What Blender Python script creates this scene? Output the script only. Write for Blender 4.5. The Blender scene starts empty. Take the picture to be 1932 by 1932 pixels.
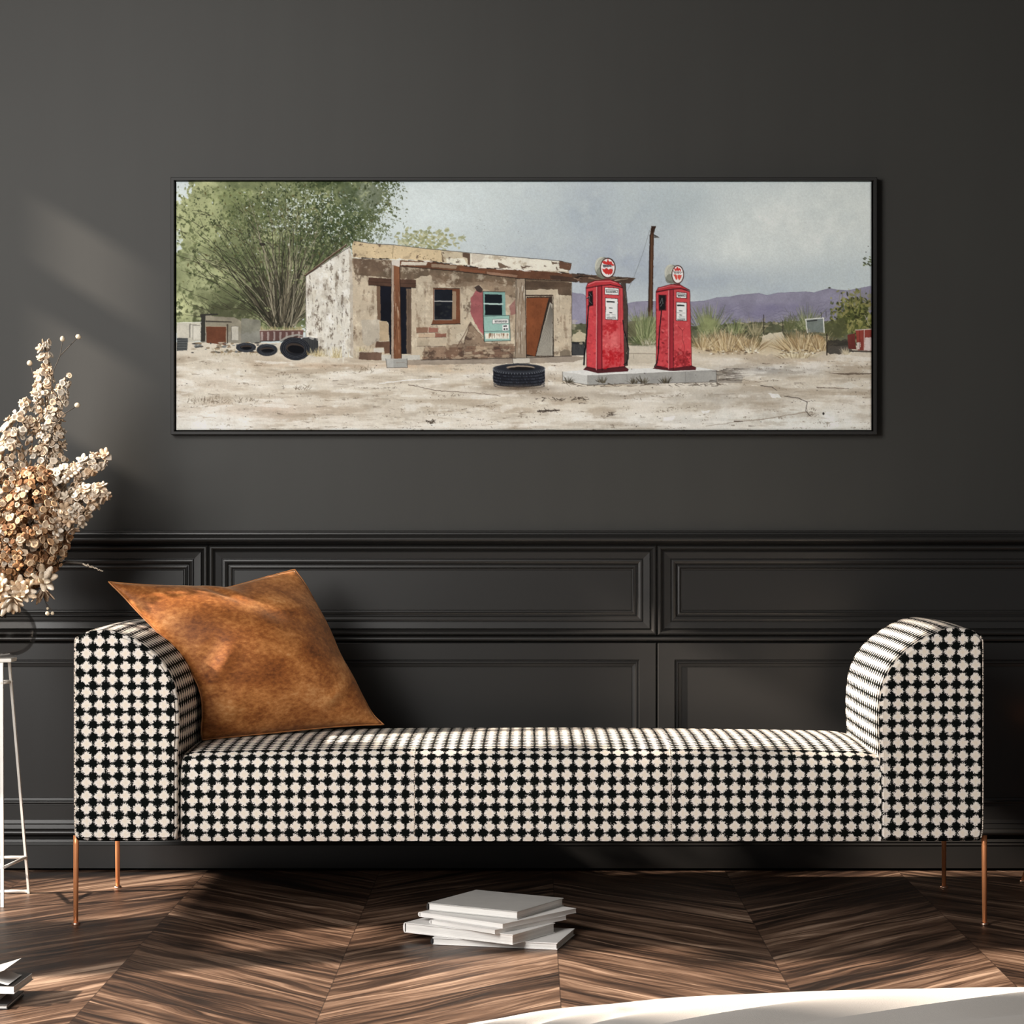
import bpy, bmesh, math, random
import numpy as np
from mathutils import Vector, Matrix, Euler

random.seed(7)
R = random.Random(11)
scene = bpy.context.scene
COL = scene.collection

# ------------------------------------------------------------------ camera
F_PX, CX, CY, H = 4398.0, 1000.0, 970.0, 1.057      # focal length (px), vanishing point, eye height
cam_d = bpy.data.cameras.new('camera')
cam = bpy.data.objects.new('camera', cam_d)
COL.objects.link(cam)
cam.location = (0, 0, H)
cam.rotation_euler = (math.radians(90), 0, 0)
cam_d.sensor_width = 36.0
cam_d.lens = 36.0 * F_PX / 1932.0
cam_d.shift_x = -(CX - 966.0) / 1932.0
cam_d.shift_y = (CY - 966.0) / 1932.0
cam_d.clip_end = 60
scene.camera = cam

def P(px, py, d):
    """photo pixel seen at depth d -> point in the room"""
    return Vector(((px - CX) / F_PX * d, d, H - (py - CY) / F_PX * d))

# ------------------------------------------------------------------ light
world = bpy.data.worlds.new('world'); scene.world = world
world.use_nodes = True
wn = world.node_tree
wn.nodes['Background'].inputs['Color'].default_value = (0.80, 0.90, 1.0, 1)
wn.nodes['Background'].inputs['Strength'].default_value = 0.13

SUN_DIR = Vector((1.0, 0.25, -0.6))
sun_d = bpy.data.lights.new('sun', 'SUN')
sun_d.energy = 14.5
sun_d.angle = math.radians(1.3)
sun_d.color = (1.0, 0.87, 0.74)
sun = bpy.data.objects.new('sun', sun_d); COL.objects.link(sun)
sun.location = (-6, 3, 5)
sun.rotation_euler = SUN_DIR.to_track_quat('-Z', 'Y').to_euler()

fill_lamp_d = bpy.data.lights.new('room_fill', 'AREA')  # soft fill lamp added inside the room, no window behind it
fill_lamp_d.shape = 'RECTANGLE'; fill_lamp_d.size = 1.6; fill_lamp_d.size_y = 2.2
fill_lamp_d.energy = 208.0
fill_lamp_d.color = (1.0, 0.975, 0.94)
fill_lamp = bpy.data.objects.new('room_fill', fill_lamp_d); COL.objects.link(fill_lamp)
fill_lamp.location = (-2.4, 2.2, 2.3)
fill_lamp.rotation_euler = (Vector((0.1, 6.6, 1.1)) - fill_lamp.location).to_track_quat('-Z', 'Y').to_euler()

scene.view_settings.view_transform = 'Standard'
scene.view_settings.look = 'None'
scene.view_settings.exposure = 0.0
scene.view_settings.gamma = 1.0
scene.view_settings.use_curve_mapping = False

# ------------------------------------------------------------------ helpers
def link_mesh(name, me, mat=None, parent=None):
    o = bpy.data.objects.new(name, me)
    COL.objects.link(o)
    if mat is not None:
        me.materials.append(mat)
    if parent is not None:
        o.parent = parent
    return o

def mk(name, verts, faces, mat, parent=None, smooth=True, uvs=None):
    me = bpy.data.meshes.new(name)
    me.from_pydata([tuple(v) for v in verts], [], faces)
    if uvs is not None:
        uvl = me.uv_layers.new(name='UVMap')
        uvl.data.foreach_set('uv', np.array(uvs, dtype=np.float32).ravel())
    if smooth:
        me.polygons.foreach_set('use_smooth', [True] * len(me.polygons))
    me.update()
    return link_mesh(name, me, mat, parent)

def from_bm(name, bm, mat, parent=None, smooth=False):
    me = bpy.data.meshes.new(name)
    bmesh.ops.recalc_face_normals(bm, faces=bm.faces)
    bm.to_mesh(me); bm.free()
    if smooth:
        me.polygons.foreach_set('use_smooth', [True] * len(me.polygons))
    return link_mesh(name, me, mat, parent)

def tag(o, label, cat, group=None):
    o['label'] = label; o['category'] = cat
    if group: o['group'] = group
    return o

def thing(name, loc, label, cat, group=None, rotz=0.0):
    o = bpy.data.objects.new(name, None); COL.objects.link(o)
    o.empty_display_size = 0.05
    o.location = loc; o.rotation_euler = (0, 0, rotz)
    return tag(o, label, cat, group)

def struct(o):
    o['kind'] = 'structure'
    return o

def add_box(bm, x0, x1, y0, y1, z0, z1, bevel=0.0, seg=2):
    r = bmesh.ops.create_cube(bm, size=1.0)
    vs = r['verts']
    for v in vs:
        v.co = Vector(((x0 + x1) / 2 + v.co.x * (x1 - x0), (y0 + y1) / 2 + v.co.y * (y1 - y0), (z0 + z1) / 2 + v.co.z * (z1 - z0)))
    if bevel > 0:
        es = list({e for v in vs for e in v.link_edges})
        bmesh.ops.bevel(bm, geom=es, offset=bevel, segments=seg, affect='EDGES', profile=0.5)

def box(name, x0, x1, y0, y1, z0, z1, mat, parent=None, bevel=0.0, seg=2):
    bm = bmesh.new(); add_box(bm, x0, x1, y0, y1, z0, z1, bevel, seg)
    return from_bm(name, bm, mat, parent)

class MB:
    def __init__(s): s.v = []; s.f = []; s.c = []
    def tube(s, pts, rad, n=10, cap=True, col=None):
        pts = [Vector(p) for p in pts]
        if not hasattr(rad, '__len__'): rad = [rad] * len(pts)
        base = len(s.v); up = None
        for i, p in enumerate(pts):
            a = pts[max(i - 1, 0)]; b = pts[min(i + 1, len(pts) - 1)]
            t = (b - a).normalized()
            if up is None:
                up = t.orthogonal().normalized()
            else:
                up = (up - t * up.dot(t)).normalized()
            w = t.cross(up)
            for k in range(n):
                an = 2 * math.pi * k / n
                s.v.append(p + (up * math.cos(an) + w * math.sin(an)) * rad[i])
        for i in range(len(pts) - 1):
            for k in range(n):
                a = base + i * n + k; b = base + i * n + (k + 1) % n
                s.f.append((a, b, b + n, a + n))
        if cap:
            s.f.append(tuple(base + k for k in reversed(range(n))))
            s.f.append(tuple(base + (len(pts) - 1) * n + k for k in range(n)))
        if col is not None: s.c += [col] * (len(s.v) - base)
    def lathe(s, prof, n=32, c=(0, 0, 0)):
        base = len(s.v)
        for (r, z) in prof:
            for k in range(n):
                an = 2 * math.pi * k / n
                s.v.append(Vector((c[0] + r * math.cos(an), c[1] + r * math.sin(an), c[2] + z)))
        for i in range(len(prof) - 1):
            for k in range(n):
                a = base + i * n + k; b = base + i * n + (k + 1) % n
                s.f.append((a, b, b + n, a + n))
    def ball(s, c, r, n=8, m=6, axis=None, sc=1.0, col=None):
        base = len(s.v); c = Vector(c)
        q = (axis or Vector((0, 0, 1))).to_track_quat('Z', 'Y')
        for i in range(m + 1):
            th = math.pi * i / m
            for k in range(n):
                an = 2 * math.pi * k / n
                s.v.append(c + q @ Vector((r * math.sin(th) * math.cos(an), r * math.sin(th) * math.sin(an), r * sc * math.cos(th))))
        for i in range(m):
            for k in range(n):
                a = base + i * n + k; b = base + i * n + (k + 1) % n
                s.f.append((a, a + n, b + n, b))
        if col is not None: s.c += [col] * (len(s.v) - base)
    def raw(s, v, f, col=None):
        base = len(s.v); s.v += [Vector(x) for x in v]
        s.f += [tuple(base + i for i in q) for q in f]
        if col is not None: s.c += [col] * len(v)
    def build(s, name, mat, parent=None, smooth=True):
        o = mk(name, s.v, s.f, mat, parent, smooth)
        if s.c:
            at = o.data.color_attributes.new('tint', 'FLOAT_COLOR', 'POINT')
            at.data.foreach_set('color', np.array([(c[0], c[1], c[2], 1) for c in s.c], dtype=np.float32).ravel())
        return o

def lin(r, g=None, b=None):
    if g is None: g = b = r
    def f(c):
        c /= 255.0
        return c / 12.92 if c <= 0.04045 else ((c + 0.055) / 1.055) ** 2.4
    return (f(r), f(g), f(b), 1.0)

# ---- node helper
class NT:
    def __init__(s, name):
        s.m = bpy.data.materials.new(name); s.m.use_nodes = True
        s.t = s.m.node_tree; s.b = s.t.nodes['Principled BSDF']; s.out = s.t.nodes['Material Output']
    def n(s, typ, **kw):
        nd = s.t.nodes.new(typ)
        for k, v in kw.items(): setattr(nd, k, v)
        return nd
    def put(s, sock, v):
        if hasattr(v, 'is_linked') or isinstance(v, bpy.types.NodeSocket): s.t.links.new(v, sock)
        else: sock.default_value = v
    def math(s, op, a, b=0.0, c=0.0):
        nd = s.n('ShaderNodeMath', operation=op)
        s.put(nd.inputs[0], a)
        if len(nd.inputs) > 1: s.put(nd.inputs[1], b)
        if len(nd.inputs) > 2: s.put(nd.inputs[2], c)
        return nd.outputs[0]
    def comb(s, x, y, z):
        nd = s.n('ShaderNodeCombineXYZ')
        for i, v in enumerate((x, y, z)): s.put(nd.inputs[i], v)
        return nd.outputs[0]
    def sep(s, v):
        nd = s.n('ShaderNodeSeparateXYZ'); s.put(nd.inputs[0], v); return nd.outputs
    def noise(s, vec, scale, detail=3.0, rough=0.5, dist=0.0):
        nd = s.n('ShaderNodeTexNoise'); s.put(nd.inputs['Vector'], vec)
        nd.inputs['Scale'].default_value = scale; nd.inputs['Detail'].default_value = detail
        nd.inputs['Roughness'].default_value = rough; nd.inputs['Distortion'].default_value = dist
        return nd.outputs['Fac']
    def ramp(s, fac, stops):
        nd = s.n('ShaderNodeValToRGB'); s.put(nd.inputs[0], fac)
        e = nd.color_ramp.elements
        while len(e) > 1: e.remove(e[-1])
        e[0].position, e[0].color = stops[0]
        for p, c in stops[1:]:
            q = e.new(p); q.color = c
        return nd.outputs[0]
    def mix(s, fac, a, b, mode='MIX'):
        nd = s.n('ShaderNodeMix', data_type='RGBA', blend_type=mode)
        s.put(nd.inputs[0], fac); s.put(nd.inputs[6], a); s.put(nd.inputs[7], b)
        return nd.outputs[2]
    def obj(s): return s.n('ShaderNodeTexCoord').outputs['Object']
    def uv(s): return s.n('ShaderNodeTexCoord').outputs['UV']
    def pos(s): return s.n('ShaderNodeNewGeometry').outputs['Position']
    def bump(s, h, strength=0.3, dist=0.01):
        nd = s.n('ShaderNodeBump'); nd.inputs['Strength'].default_value = strength
        nd.inputs['Distance'].default_value = dist
        s.put(nd.inputs['Height'], h); s.t.links.new(nd.outputs[0], s.b.inputs['Normal'])
    def set(s, col=None, rough=None, metal=None, spec=None):
        if col is not None: s.put(s.b.inputs['Base Color'], col)
        if rough is not None: s.put(s.b.inputs['Roughness'], rough)
        if metal is not None: s.b.inputs['Metallic'].default_value = metal
        if spec is not None: s.b.inputs['Specular IOR Level'].default_value = spec
        return s

def simple(name, col, rough=0.5, metal=0.0, spec=0.5, var=0.06, scale=30.0, bump=0.0):
    t = NT(name)
    f = t.noise(t.obj(), scale, 4)
    c0 = tuple(max(0, x * (1 - var)) for x in col[:3]) + (1,)
    c1 = tuple(min(1, x * (1 + var)) for x in col[:3]) + (1,)
    t.set(t.ramp(f, [(0.3, c0), (0.7, c1)]), rough, metal, spec)
    if bump: t.bump(f, bump, 0.003)
    return t.m

# ------------------------------------------------------------------ materials
def m_wall():
    t = NT('wall_paint'); p = t.pos(); x, y, z = t.sep(p)
    a = t.noise(t.comb(t.math('MULTIPLY', x, 9.0), y, t.math('MULTIPLY', z, 0.8)), 1.0, 4)
    b = t.noise(p, 1.3, 3)
    c = t.ramp(t.math('MULTIPLY_ADD', a, 0.35, t.math('MULTIPLY', b, 0.65)),
               [(0.3, (0.0335, 0.0326, 0.0298, 1)), (0.7, (0.0395, 0.0393, 0.0356, 1))])
    t.set(c, 0.55, spec=0.35)
    fine = t.noise(p, 160.0, 2)
    t.bump(t.math('MULTIPLY_ADD', a, 1.0, t.math('MULTIPLY', fine, 0.12)), 0.10, 0.006)
    return t.m
M_WALL = m_wall()

def m_wains():
    t = NT('wainscot_paint'); p = t.pos()
    b = t.noise(p, 2.0, 3)
    t.set(t.ramp(b, [(0.3, (0.0175, 0.0168, 0.0160, 1)), (0.7, (0.0215, 0.0205, 0.0195, 1))]), 0.36, spec=0.42)
    t.bump(t.noise(p, 120.0, 2), 0.03, 0.002)
    return t.m
M_WAINS = m_wains()
M_PLAIN = simple('pale_plaster', (0.30, 0.29, 0.28), 0.8)
M_GAP = simple('black_gap', (0.004, 0.004, 0.004), 0.9, spec=0.1)

def m_floor():
    t = NT('chevron_wood'); x, y, z = t.sep(t.pos())
    h = 0.5115
    xx = t.math('DIVIDE', t.math('ADD', x, 0.445 + 20 * h), h)
    k = t.math('FLOOR', xx); f = t.math('FRACT', xx)
    odd = t.math('MODULO', k, 2.0)
    inv = t.math('SUBTRACT', 1.0, f)
    tri = t.math('MULTIPLY', t.math('ADD', t.math('MULTIPLY', f, t.math('SUBTRACT', 1.0, odd)), t.math('MULTIPLY', inv, odd)), h)
    w = t.math('SUBTRACT', y, tri)
    pw = 0.165
    wi = t.math('DIVIDE', t.math('ADD', w, 5.03), pw)
    idn = t.math('FLOOR', wi); wf = t.math('FRACT', wi)
    s = t.math('MULTIPLY', x, 1.414)
    sid = t.math('ADD', t.math('MULTIPLY', idn, 7.31), t.math('MULTIPLY', k, 3.17))
    warp = t.noise(t.comb(t.math('MULTIPLY', s, 2.2), t.math('MULTIPLY', w, 7.0), sid), 1.0, 2)
    w2 = t.math('ADD', w, t.math('MULTIPLY', t.math('SUBTRACT', warp, 0.5), 0.15))
    g1 = t.noise(t.comb(t.math('MULTIPLY', s, 1.6), t.math('MULTIPLY', w2, 26.0), sid), 1.0, 4, 0.62)
    g2 = t.noise(t.comb(t.math('MULTIPLY', s, 9.0), t.math('MULTIPLY', w2, 230.0), sid), 1.0, 3, 0.6)
    wn_ = t.n('ShaderNodeTexWhiteNoise', noise_dimensions='1D'); t.put(wn_.inputs['W'], sid)
    rv = wn_.outputs['Value']
    v = t.math('ADD', t.math('MULTIPLY', g1, 0.80), t.math('MULTIPLY', g2, 0.20))
    v = t.math('ADD', v, t.math('MULTIPLY', t.math('SUBTRACT', rv, 0.5), 0.10))
    c = t.ramp(v, [(0.36, (0.013, 0.0078, 0.0058, 1)), (0.455, (0.046, 0.0255, 0.0165, 1)), (0.53, (0.115, 0.066, 0.042, 1)),
                   (0.60, (0.205, 0.130, 0.088, 1)), (0.69, (0.43, 0.295, 0.21, 1))])
    e = t.math('MINIMUM', wf, t.math('SUBTRACT', 1.0, wf))
    g = t.math('LESS_THAN', e, 0.012)
    e2 = t.math('LESS_THAN', t.math('MINIMUM', f, inv), 0.0024)
    gap = t.math('MAXIMUM', t.math('MULTIPLY', g, 0.45), t.math('MULTIPLY', e2, 0.6))
    t.set(t.mix(gap, c, (0.010, 0.006, 0.0045, 1)), t.math('MULTIPLY_ADD', g1, 0.3, 0.28), spec=0.32)
    t.bump(t.math('SUBTRACT', g1, t.math('MULTIPLY', gap, 1.5)), 0.25, 0.004)
    return t.m
M_FLOOR = m_floor()

PERIOD = 0.0331
def m_hound(name, metal=0):
    t = NT(name); u, v, _ = t.sep(t.uv())
    uv = t.comb(u, v, 0.0)
    def jit(seed, sc, amp, a):
        n = t.noise(t.comb(t.math('ADD', u, seed), v, seed), sc, 2, 0.6)
        return t.math('ADD', a, t.math('MULTIPLY', t.math('SUBTRACT', n, 0.5), amp))
    uu = jit(3.7, 8.0, 0.36, u); vv = jit(9.1, 8.0, 0.36, v)
    tau = 2 * math.pi
    cu = t.math('COSINE', t.math('MULTIPLY', uu, tau)); cv = t.math('COSINE', t.math('MULTIPLY', vv, tau))
    f = t.math('ADD', cu, cv)
    fu = t.math('SUBTRACT', t.math('FRACT', t.math('ADD', uu, 0.5)), 0.5)
    fv = t.math('SUBTRACT', t.math('FRACT', t.math('ADD', vv, 0.5)), 0.5)
    ang = t.math('ARCTAN2', fv, fu)
    star = t.math('COSINE', t.math('MULTIPLY', ang, 8.0))
    f = t.math('ADD', f, t.math('MULTIPLY', star, 0.30))
    fine = t.noise(t.comb(t.math('MULTIPLY', u, 1.0), t.math('MULTIPLY', v, 1.5), 4.0), 14.0, 3, 0.7)
    f = t.math('ADD', f, t.math('MULTIPLY', t.math('SUBTRACT', fine, 0.5), 4.4))
    mask = t.ramp(t.math('ADD', t.math('MULTIPLY', f, 0.25), 0.5), [(0.445, (0, 0, 0, 1)), (0.475, (1, 1, 1, 1))])
    fib = t.noise(t.comb(u, v, 1.0), 26.0, 3, 0.65)
    wht = t.ramp(fib, [(0.28, (0.58, 0.49, 0.41, 1)), (0.42, (0.90, 0.82, 0.74, 1)), (0.56, (0.95, 0.90, 0.845, 1))])
    cen = t.ramp(t.math('MULTIPLY', f, -0.5), [(0.45, (0, 0, 0, 1)), (0.95, (1, 1, 1, 1))])
    wht = t.mix(t.math('MULTIPLY', cen, 0.55), wht, (0.88, 0.72, 0.50, 1))
    blk = t.ramp(fib, [(0.3, (0.0015, 0.002, 0.002, 1)), (0.7, (0.007, 0.009, 0.008, 1))])
    t.set(t.mix(mask, wht, blk), 0.95, spec=0.04)
    t.bump(t.math('ADD', fib, t.math('MULTIPLY', fine, 0.7)), 0.45, 0.004)
    return t.m
M_HOUND = m_hound('houndstooth_boucle')

def m_cream():
    t = NT('cream_stitching')
    f = t.noise(t.obj(), 330.0, 2)
    t.set(t.ramp(f, [(0.42, (0.03, 0.028, 0.025, 1)), (0.52, (0.78, 0.68, 0.58, 1))]), 0.9, spec=0.1)
    return t.m
M_STITCH = m_cream()
M_COPPER = simple('copper', (0.92, 0.38, 0.165), 0.38, 0.5, var=0.08, scale=14)
M_COPPER_PALE = simple('pale_copper', (0.86, 0.55, 0.40), 0.3, 1.0)

def m_suede():
    t = NT('tan_suede'); p = t.obj()
    mp = t.n('ShaderNodeMapping'); t.put(mp.inputs['Vector'], p)
    mp.inputs['Rotation'].default_value = (0, math.radians(35), 0); mp.inputs['Scale'].default_value = (1.0, 1.0, 1.7)
    a = t.noise(mp.outputs[0], 6.0, 4, 0.6, 0.6); b = t.noise(mp.outputs[0], 70.0, 4, 0.65)
    v = t.math('ADD', t.math('MULTIPLY', a, 0.62), t.math('MULTIPLY', b, 0.38))
    c = t.ramp(v, [(0.36, (0.13, 0.036, 0.008, 1)), (0.48, (0.30, 0.098, 0.022, 1)), (0.58, (0.50, 0.20, 0.058, 1)), (0.68, (0.66, 0.34, 0.135, 1))])
    t.set(c, 0.62, spec=0.28)
    t.b.inputs['Sheen Weight'].default_value = 0.25; t.b.inputs['Sheen Roughness'].default_value = 0.4
    t.b.inputs['Sheen Tint'].default_value = (1.0, 0.75, 0.5, 1)
    t.bump(b, 0.15, 0.002)
    return t.m
M_SUEDE = m_suede()
M_SUEDE_EDGE = simple('tan_piping', (0.40, 0.16, 0.05), 0.6, var=0.15, scale=60)

def m_glass():
    t = NT('smoky_glass')
    tr = t.n('ShaderNodeBsdfTransparent'); tr.inputs[0].default_value = (0.90, 0.89, 0.88, 1)
    gl = t.n('ShaderNodeBsdfGlossy'); gl.inputs['Roughness'].default_value = 0.10
    lw = t.n('ShaderNodeLayerWeight'); lw.inputs['Blend'].default_value = 0.10
    f = t.noise(t.obj(), 4.0, 2)
    mx = t.n('ShaderNodeMixShader')
    t.put(mx.inputs[0], t.math('MULTIPLY', lw.outputs['Fresnel'], t.math('MULTIPLY_ADD', f, 0.2, 0.30)))
    t.t.links.new(tr.outputs[0], mx.inputs[1]); t.t.links.new(gl.outputs[0], mx.inputs[2])
    t.t.links.new(mx.outputs[0], t.out.inputs['Surface'])
    return t.m
M_GLASS = m_glass()
M_WHITE_METAL = simple('white_enamel', (0.86, 0.83, 0.78), 0.32, var=0.03)
M_STEEL = simple('pale_steel', (0.62, 0.58, 0.55), 0.3, 0.7, var=0.05)
M_STEM = simple('dry_stem', (0.045, 0.036, 0.028), 0.8, var=0.3)

def m_petal():
    t = NT('dried_petals')
    at = t.n('ShaderNodeAttribute'); at.attribute_name = 'tint'
    f = t.noise(t.obj(), 260.0, 3)
    c = t.mix(1.0, at.outputs['Color'], t.ramp(f, [(0.3, (0.72, 0.68, 0.62, 1)), (0.65, (1, 1, 1, 1))]), 'MULTIPLY')
    t.set(c, 0.8, spec=0.15)
    t.b.inputs['Subsurface Weight'].default_value = 0.0
    return t.m
M_PETAL = m_petal()
M_BUD = simple('pale_bud', (0.62, 0.52, 0.38), 0.75, var=0.15, scale=150)

M_COVER_W = simple('white_cover', (0.83, 0.81, 0.79), 0.45, var=0.03)
M_COVER_G = simple('grey_cover', (0.46, 0.45, 0.435), 0.42, var=0.05)
M_COVER_B = simple('black_cover', (0.008, 0.008, 0.009), 0.4, var=0.05)
def m_pages(name, c):
    t = NT(name); x, y, z = t.sep(t.obj())
    f = t.noise(t.comb(t.math('MULTIPLY', x, 3.0), t.math('MULTIPLY', y, 3.0), t.math('MULTIPLY', z, 900.0)), 1.0, 2)
    t.set(t.ramp(f, [(0.3, tuple(0.80 * k for k in c) + (1,)), (0.6, tuple(c) + (1,))]), 0.75, spec=0.2)
    return t.m
M_PAGES = m_pages('paper_pages', (0.86, 0.84, 0.81))
M_PAGES_TAN = m_pages('cream_pages', (0.66, 0.58, 0.50))

def m_rug():
    t = NT('white_fleece'); p = t.obj()
    a = t.noise(p, 420.0, 3, 0.6); b = t.noise(p, 3.0, 3)
    t.set(t.ramp(b, [(0.3, (0.50, 0.465, 0.43, 1)), (0.7, (0.56, 0.525, 0.49, 1))]), 0.9, spec=0.12)
    t.b.inputs['Sheen Weight'].default_value = 0.15
    t.bump(a, 0.25, 0.002)
    return t.m
M_RUG = m_rug()
M_FRAME = simple('charcoal_frame', (0.020, 0.0195, 0.019), 0.5, spec=0.3, var=0.08, scale=12)

# ------------------------------------------------------------------ the room
YW = 6.94                                   # face of the back wall
SC = F_PX / YW                              # photo px per metre on the back wall
def wx(px): return (px - CX) / SC
def wz(py): return H - (py - CY) / SC

XL, XR, ZC = -3.2, 3.5, 3.5
struct(box('floor', XL - 0.3, XR + 0.3, 0.0, YW + 0.25, -0.05, 0.0, M_FLOOR))
struct(box('wall_back', XL - 0.2, XR + 0.2, YW, YW + 0.2, 0.0, ZC, M_WALL))
struct(box('ceiling', XL - 0.2, XR + 0.2, 0.0, YW + 0.2, ZC, ZC + 0.1, M_PLAIN))
struct(box('wall_right', XR, XR + 0.2, 0.0, YW, 0.0, ZC, M_WALL))

# left wall: unseen, its openings shaped to place the sun patches, as (y0, y1, z0, z1)
OPEN = [(5.55, 6.30, 0.92, 1.38),           # low slot for sun on the floor by the bench end
        (5.00, 5.27, 1.46, 1.74),
        (3.90, 4.80, 0.86, 2.18), (3.90, 4.55, 2.18, 2.72),
        (5.00, 5.12, 2.80, 3.34), (5.12, 5.25, 2.50, 3.34), (5.25, 5.33, 2.20, 3.34), (5.33, 5.47, 2.14, 3.34), (5.47, 5.66, 1.76, 3.30),
        (5.72, 6.06, 1.86, 2.92),
        (6.42, 6.50, 2.38, 2.74), (6.42, 6.50, 2.84, 3.07),
        ]
def left_wall():
    ys = sorted({0.0, YW} | {a for o in OPEN for a in o[:2]})
    zs = sorted({0.0, ZC} | {a for o in OPEN for a in o[2:]})
    bm = bmesh.new()
    for j in range(len(zs) - 1):
        run = None
        for i in range(len(ys) - 1):
            yc = (ys[i] + ys[i + 1]) / 2; zc = (zs[j] + zs[j + 1]) / 2
            hole = any(o[0] < yc < o[1] and o[2] < zc < o[3] for o in OPEN)
            if not hole and run is None: run = ys[i]
            if run is not None and (hole or i == len(ys) - 2):
                add_box(bm, XL - 0.06, XL, run, ys[i] if hole else ys[i + 1], zs[j], zs[j + 1])
                run = None
    return from_bm('wall_left_sun_slots', bm, M_PLAIN)
struct(left_wall())

# profile swept round a rectangle with mitred corners: prof = [(inset, proud)] in photo px of the wall / metres
def frame_sweep(bm, x0, x1, z0, z1, prof, fill=True):
    loops = []
    for ins, d in prof:
        i = ins / SC
        loops.append([bm.verts.new((a, YW - d, b)) for a, b in ((x0 + i, z0 + i), (x1 - i, z0 + i), (x1 - i, z1 - i), (x0 + i, z1 - i))])
    for l0, l1 in zip(loops, loops[1:]):
        for k in range(4):
            bm.faces.new((l0[k], l0[(k + 1) % 4], l1[(k + 1) % 4], l1[k]))
    if fill: bm.faces.new(loops[-1])

def bead(w, h, n=6, x0=0.0, base=0.0):
    return [(x0 + w * i / n, base + h * math.sin(math.pi * i / n)) for i in range(n + 1)]

def strip(bm, xa, xb, prof):
    """horizontal moulding: prof = [(photo row, proud)]"""
    a = [bm.verts.new((xa, YW - d, wz(py))) for py, d in prof]
    b = [bm.verts.new((xb, YW - d, wz(py))) for py, d in prof]
    for i in range(len(prof) - 1):
        bm.faces.new((a[i], b[i], b[i + 1], a[i + 1]))

JOINTS = [394 - 2 * 845, 394 - 845, 394, 1239, 2084, 2929]
XA, XB = XL, XR
tn = 1
# chair rail
bm = bmesh.new()
rail = [(1000.5, 0.0), (1001, 0.012), (1004, 0.014), (1005, 0.020), (1008, 0.021), (1009, 0.027), (1011.5, 0.032)]
rail += [(1017.5 + 6.5 * -math.cos(math.pi * i / 8), 0.032 + 0.016 * math.sin(math.pi * i / 8)) for i in range(9)]
rail += [(1025, 0.026), (1027.5, 0.018), (1028, 0.0)]
strip(bm, XA, XB, rail)
o = struct(from_bm('trim_%d' % tn, bm, M_WAINS)); tn += 1
# panels of the wainscot
UP = [(0, 0.004), (0.6, 0.006)] + [(0.6 + 11.4 * i / 6, 0.010 + 0.012 * math.sin(math.pi * min(1, 0.15 + 0.85 * i / 6))) for i in range(7)] + \
     [(13, 0.012), (14, 0.015), (25.5, 0.013), (26, 0.009), (27, 0.009), (28, 0.013), (31, 0.0135), (35, 0.011), (37, 0.007), (37.6, 0.003), (39, 0.003), (39.6, 0.0065),
      (42.5, 0.0075), (44.5, 0.005), (45, 0.0015), (47, 0.0012), (48.5, 0.0028)]
LO = [(0.5, 0.0), (1.5, 0.012), (3, 0.0135), (33, 0.0135), (34, 0.011), (34.6, 0.006), (36, 0.006), (37, 0.0085), (39.5, 0.0085), (40.5, 0.003), (46.5, 0.0015), (47.5, 0.0035)]
for j0, j1 in zip(JOINTS, JOINTS[1:]):
    xa, xb = max(wx(j0), XL + 0.01), min(wx(j1), XR - 0.01)
    bm = bmesh.new(); frame_sweep(bm, xa, xb, wz(1199), wz(1027.8), UP)
    struct(from_bm('trim_%d' % tn, bm, M_WAINS)); tn += 1
    bm = bmesh.new(); frame_sweep(bm, xa, xb, wz(1552), wz(1211), LO)
    struct(from_bm('trim_%d' % tn, bm, M_WAINS)); tn += 1
# rail bead between the panels
bm = bmesh.new()
strip(bm, XA, XB, [(1198.6, 0.0), (1199.6, 0.006)] + [(1205 + 5.2 * -math.cos(math.pi * i / 8), 0.008 + 0.010 * math.sin(math.pi * i / 8)) for i in range(9)] + [(1211, 0.003), (1211.6, 0.0)])
struct(from_bm('trim_%d' % tn, bm, M_WAINS)); tn += 1
# skirting
bm = bmesh.new()
sk = [(1509.5, 0.0), (1510, 0.013)] + [(1512.5 + 2.5 * -math.cos(math.pi * i / 6), 0.013 + 0.006 * math.sin(math.pi * i / 6)) for i in range(7)] + \
     [(1515.6, 0.0125), (1534, 0.0135), (1534.6, 0.0065), (1536, 0.0065), (1537, 0.012), (1545, 0.006), (1545.6, 0.018), (1552, 0.020), (1552.7, 0.016), (1554, 0.021),
      (1561.5, 0.023), (1562.2, 0.019)] + [(1568.5 + 5.8 * -math.cos(math.pi * i / 8), 0.024 + 0.011 * math.sin(math.pi * i / 8)) for i in range(9)] + \
     [(1577, 0.020), (1580.6, 0.018), (1581, 0.034), (1585.5, 0.037), (1586.2, 0.034), (1591, 0.038), (1592, 0.036), (1634.5, 0.036), (1635, 0.030), (1635.1, 0.0)]
strip(bm, XA, XB, sk)
struct(from_bm('baseboard_back', bm, M_WAINS))
struct(box('trim_%d' % tn, XA, XB, YW - 0.014, YW + 0.01, 0.0, wz(1634.6), M_GAP)); tn += 1

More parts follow.
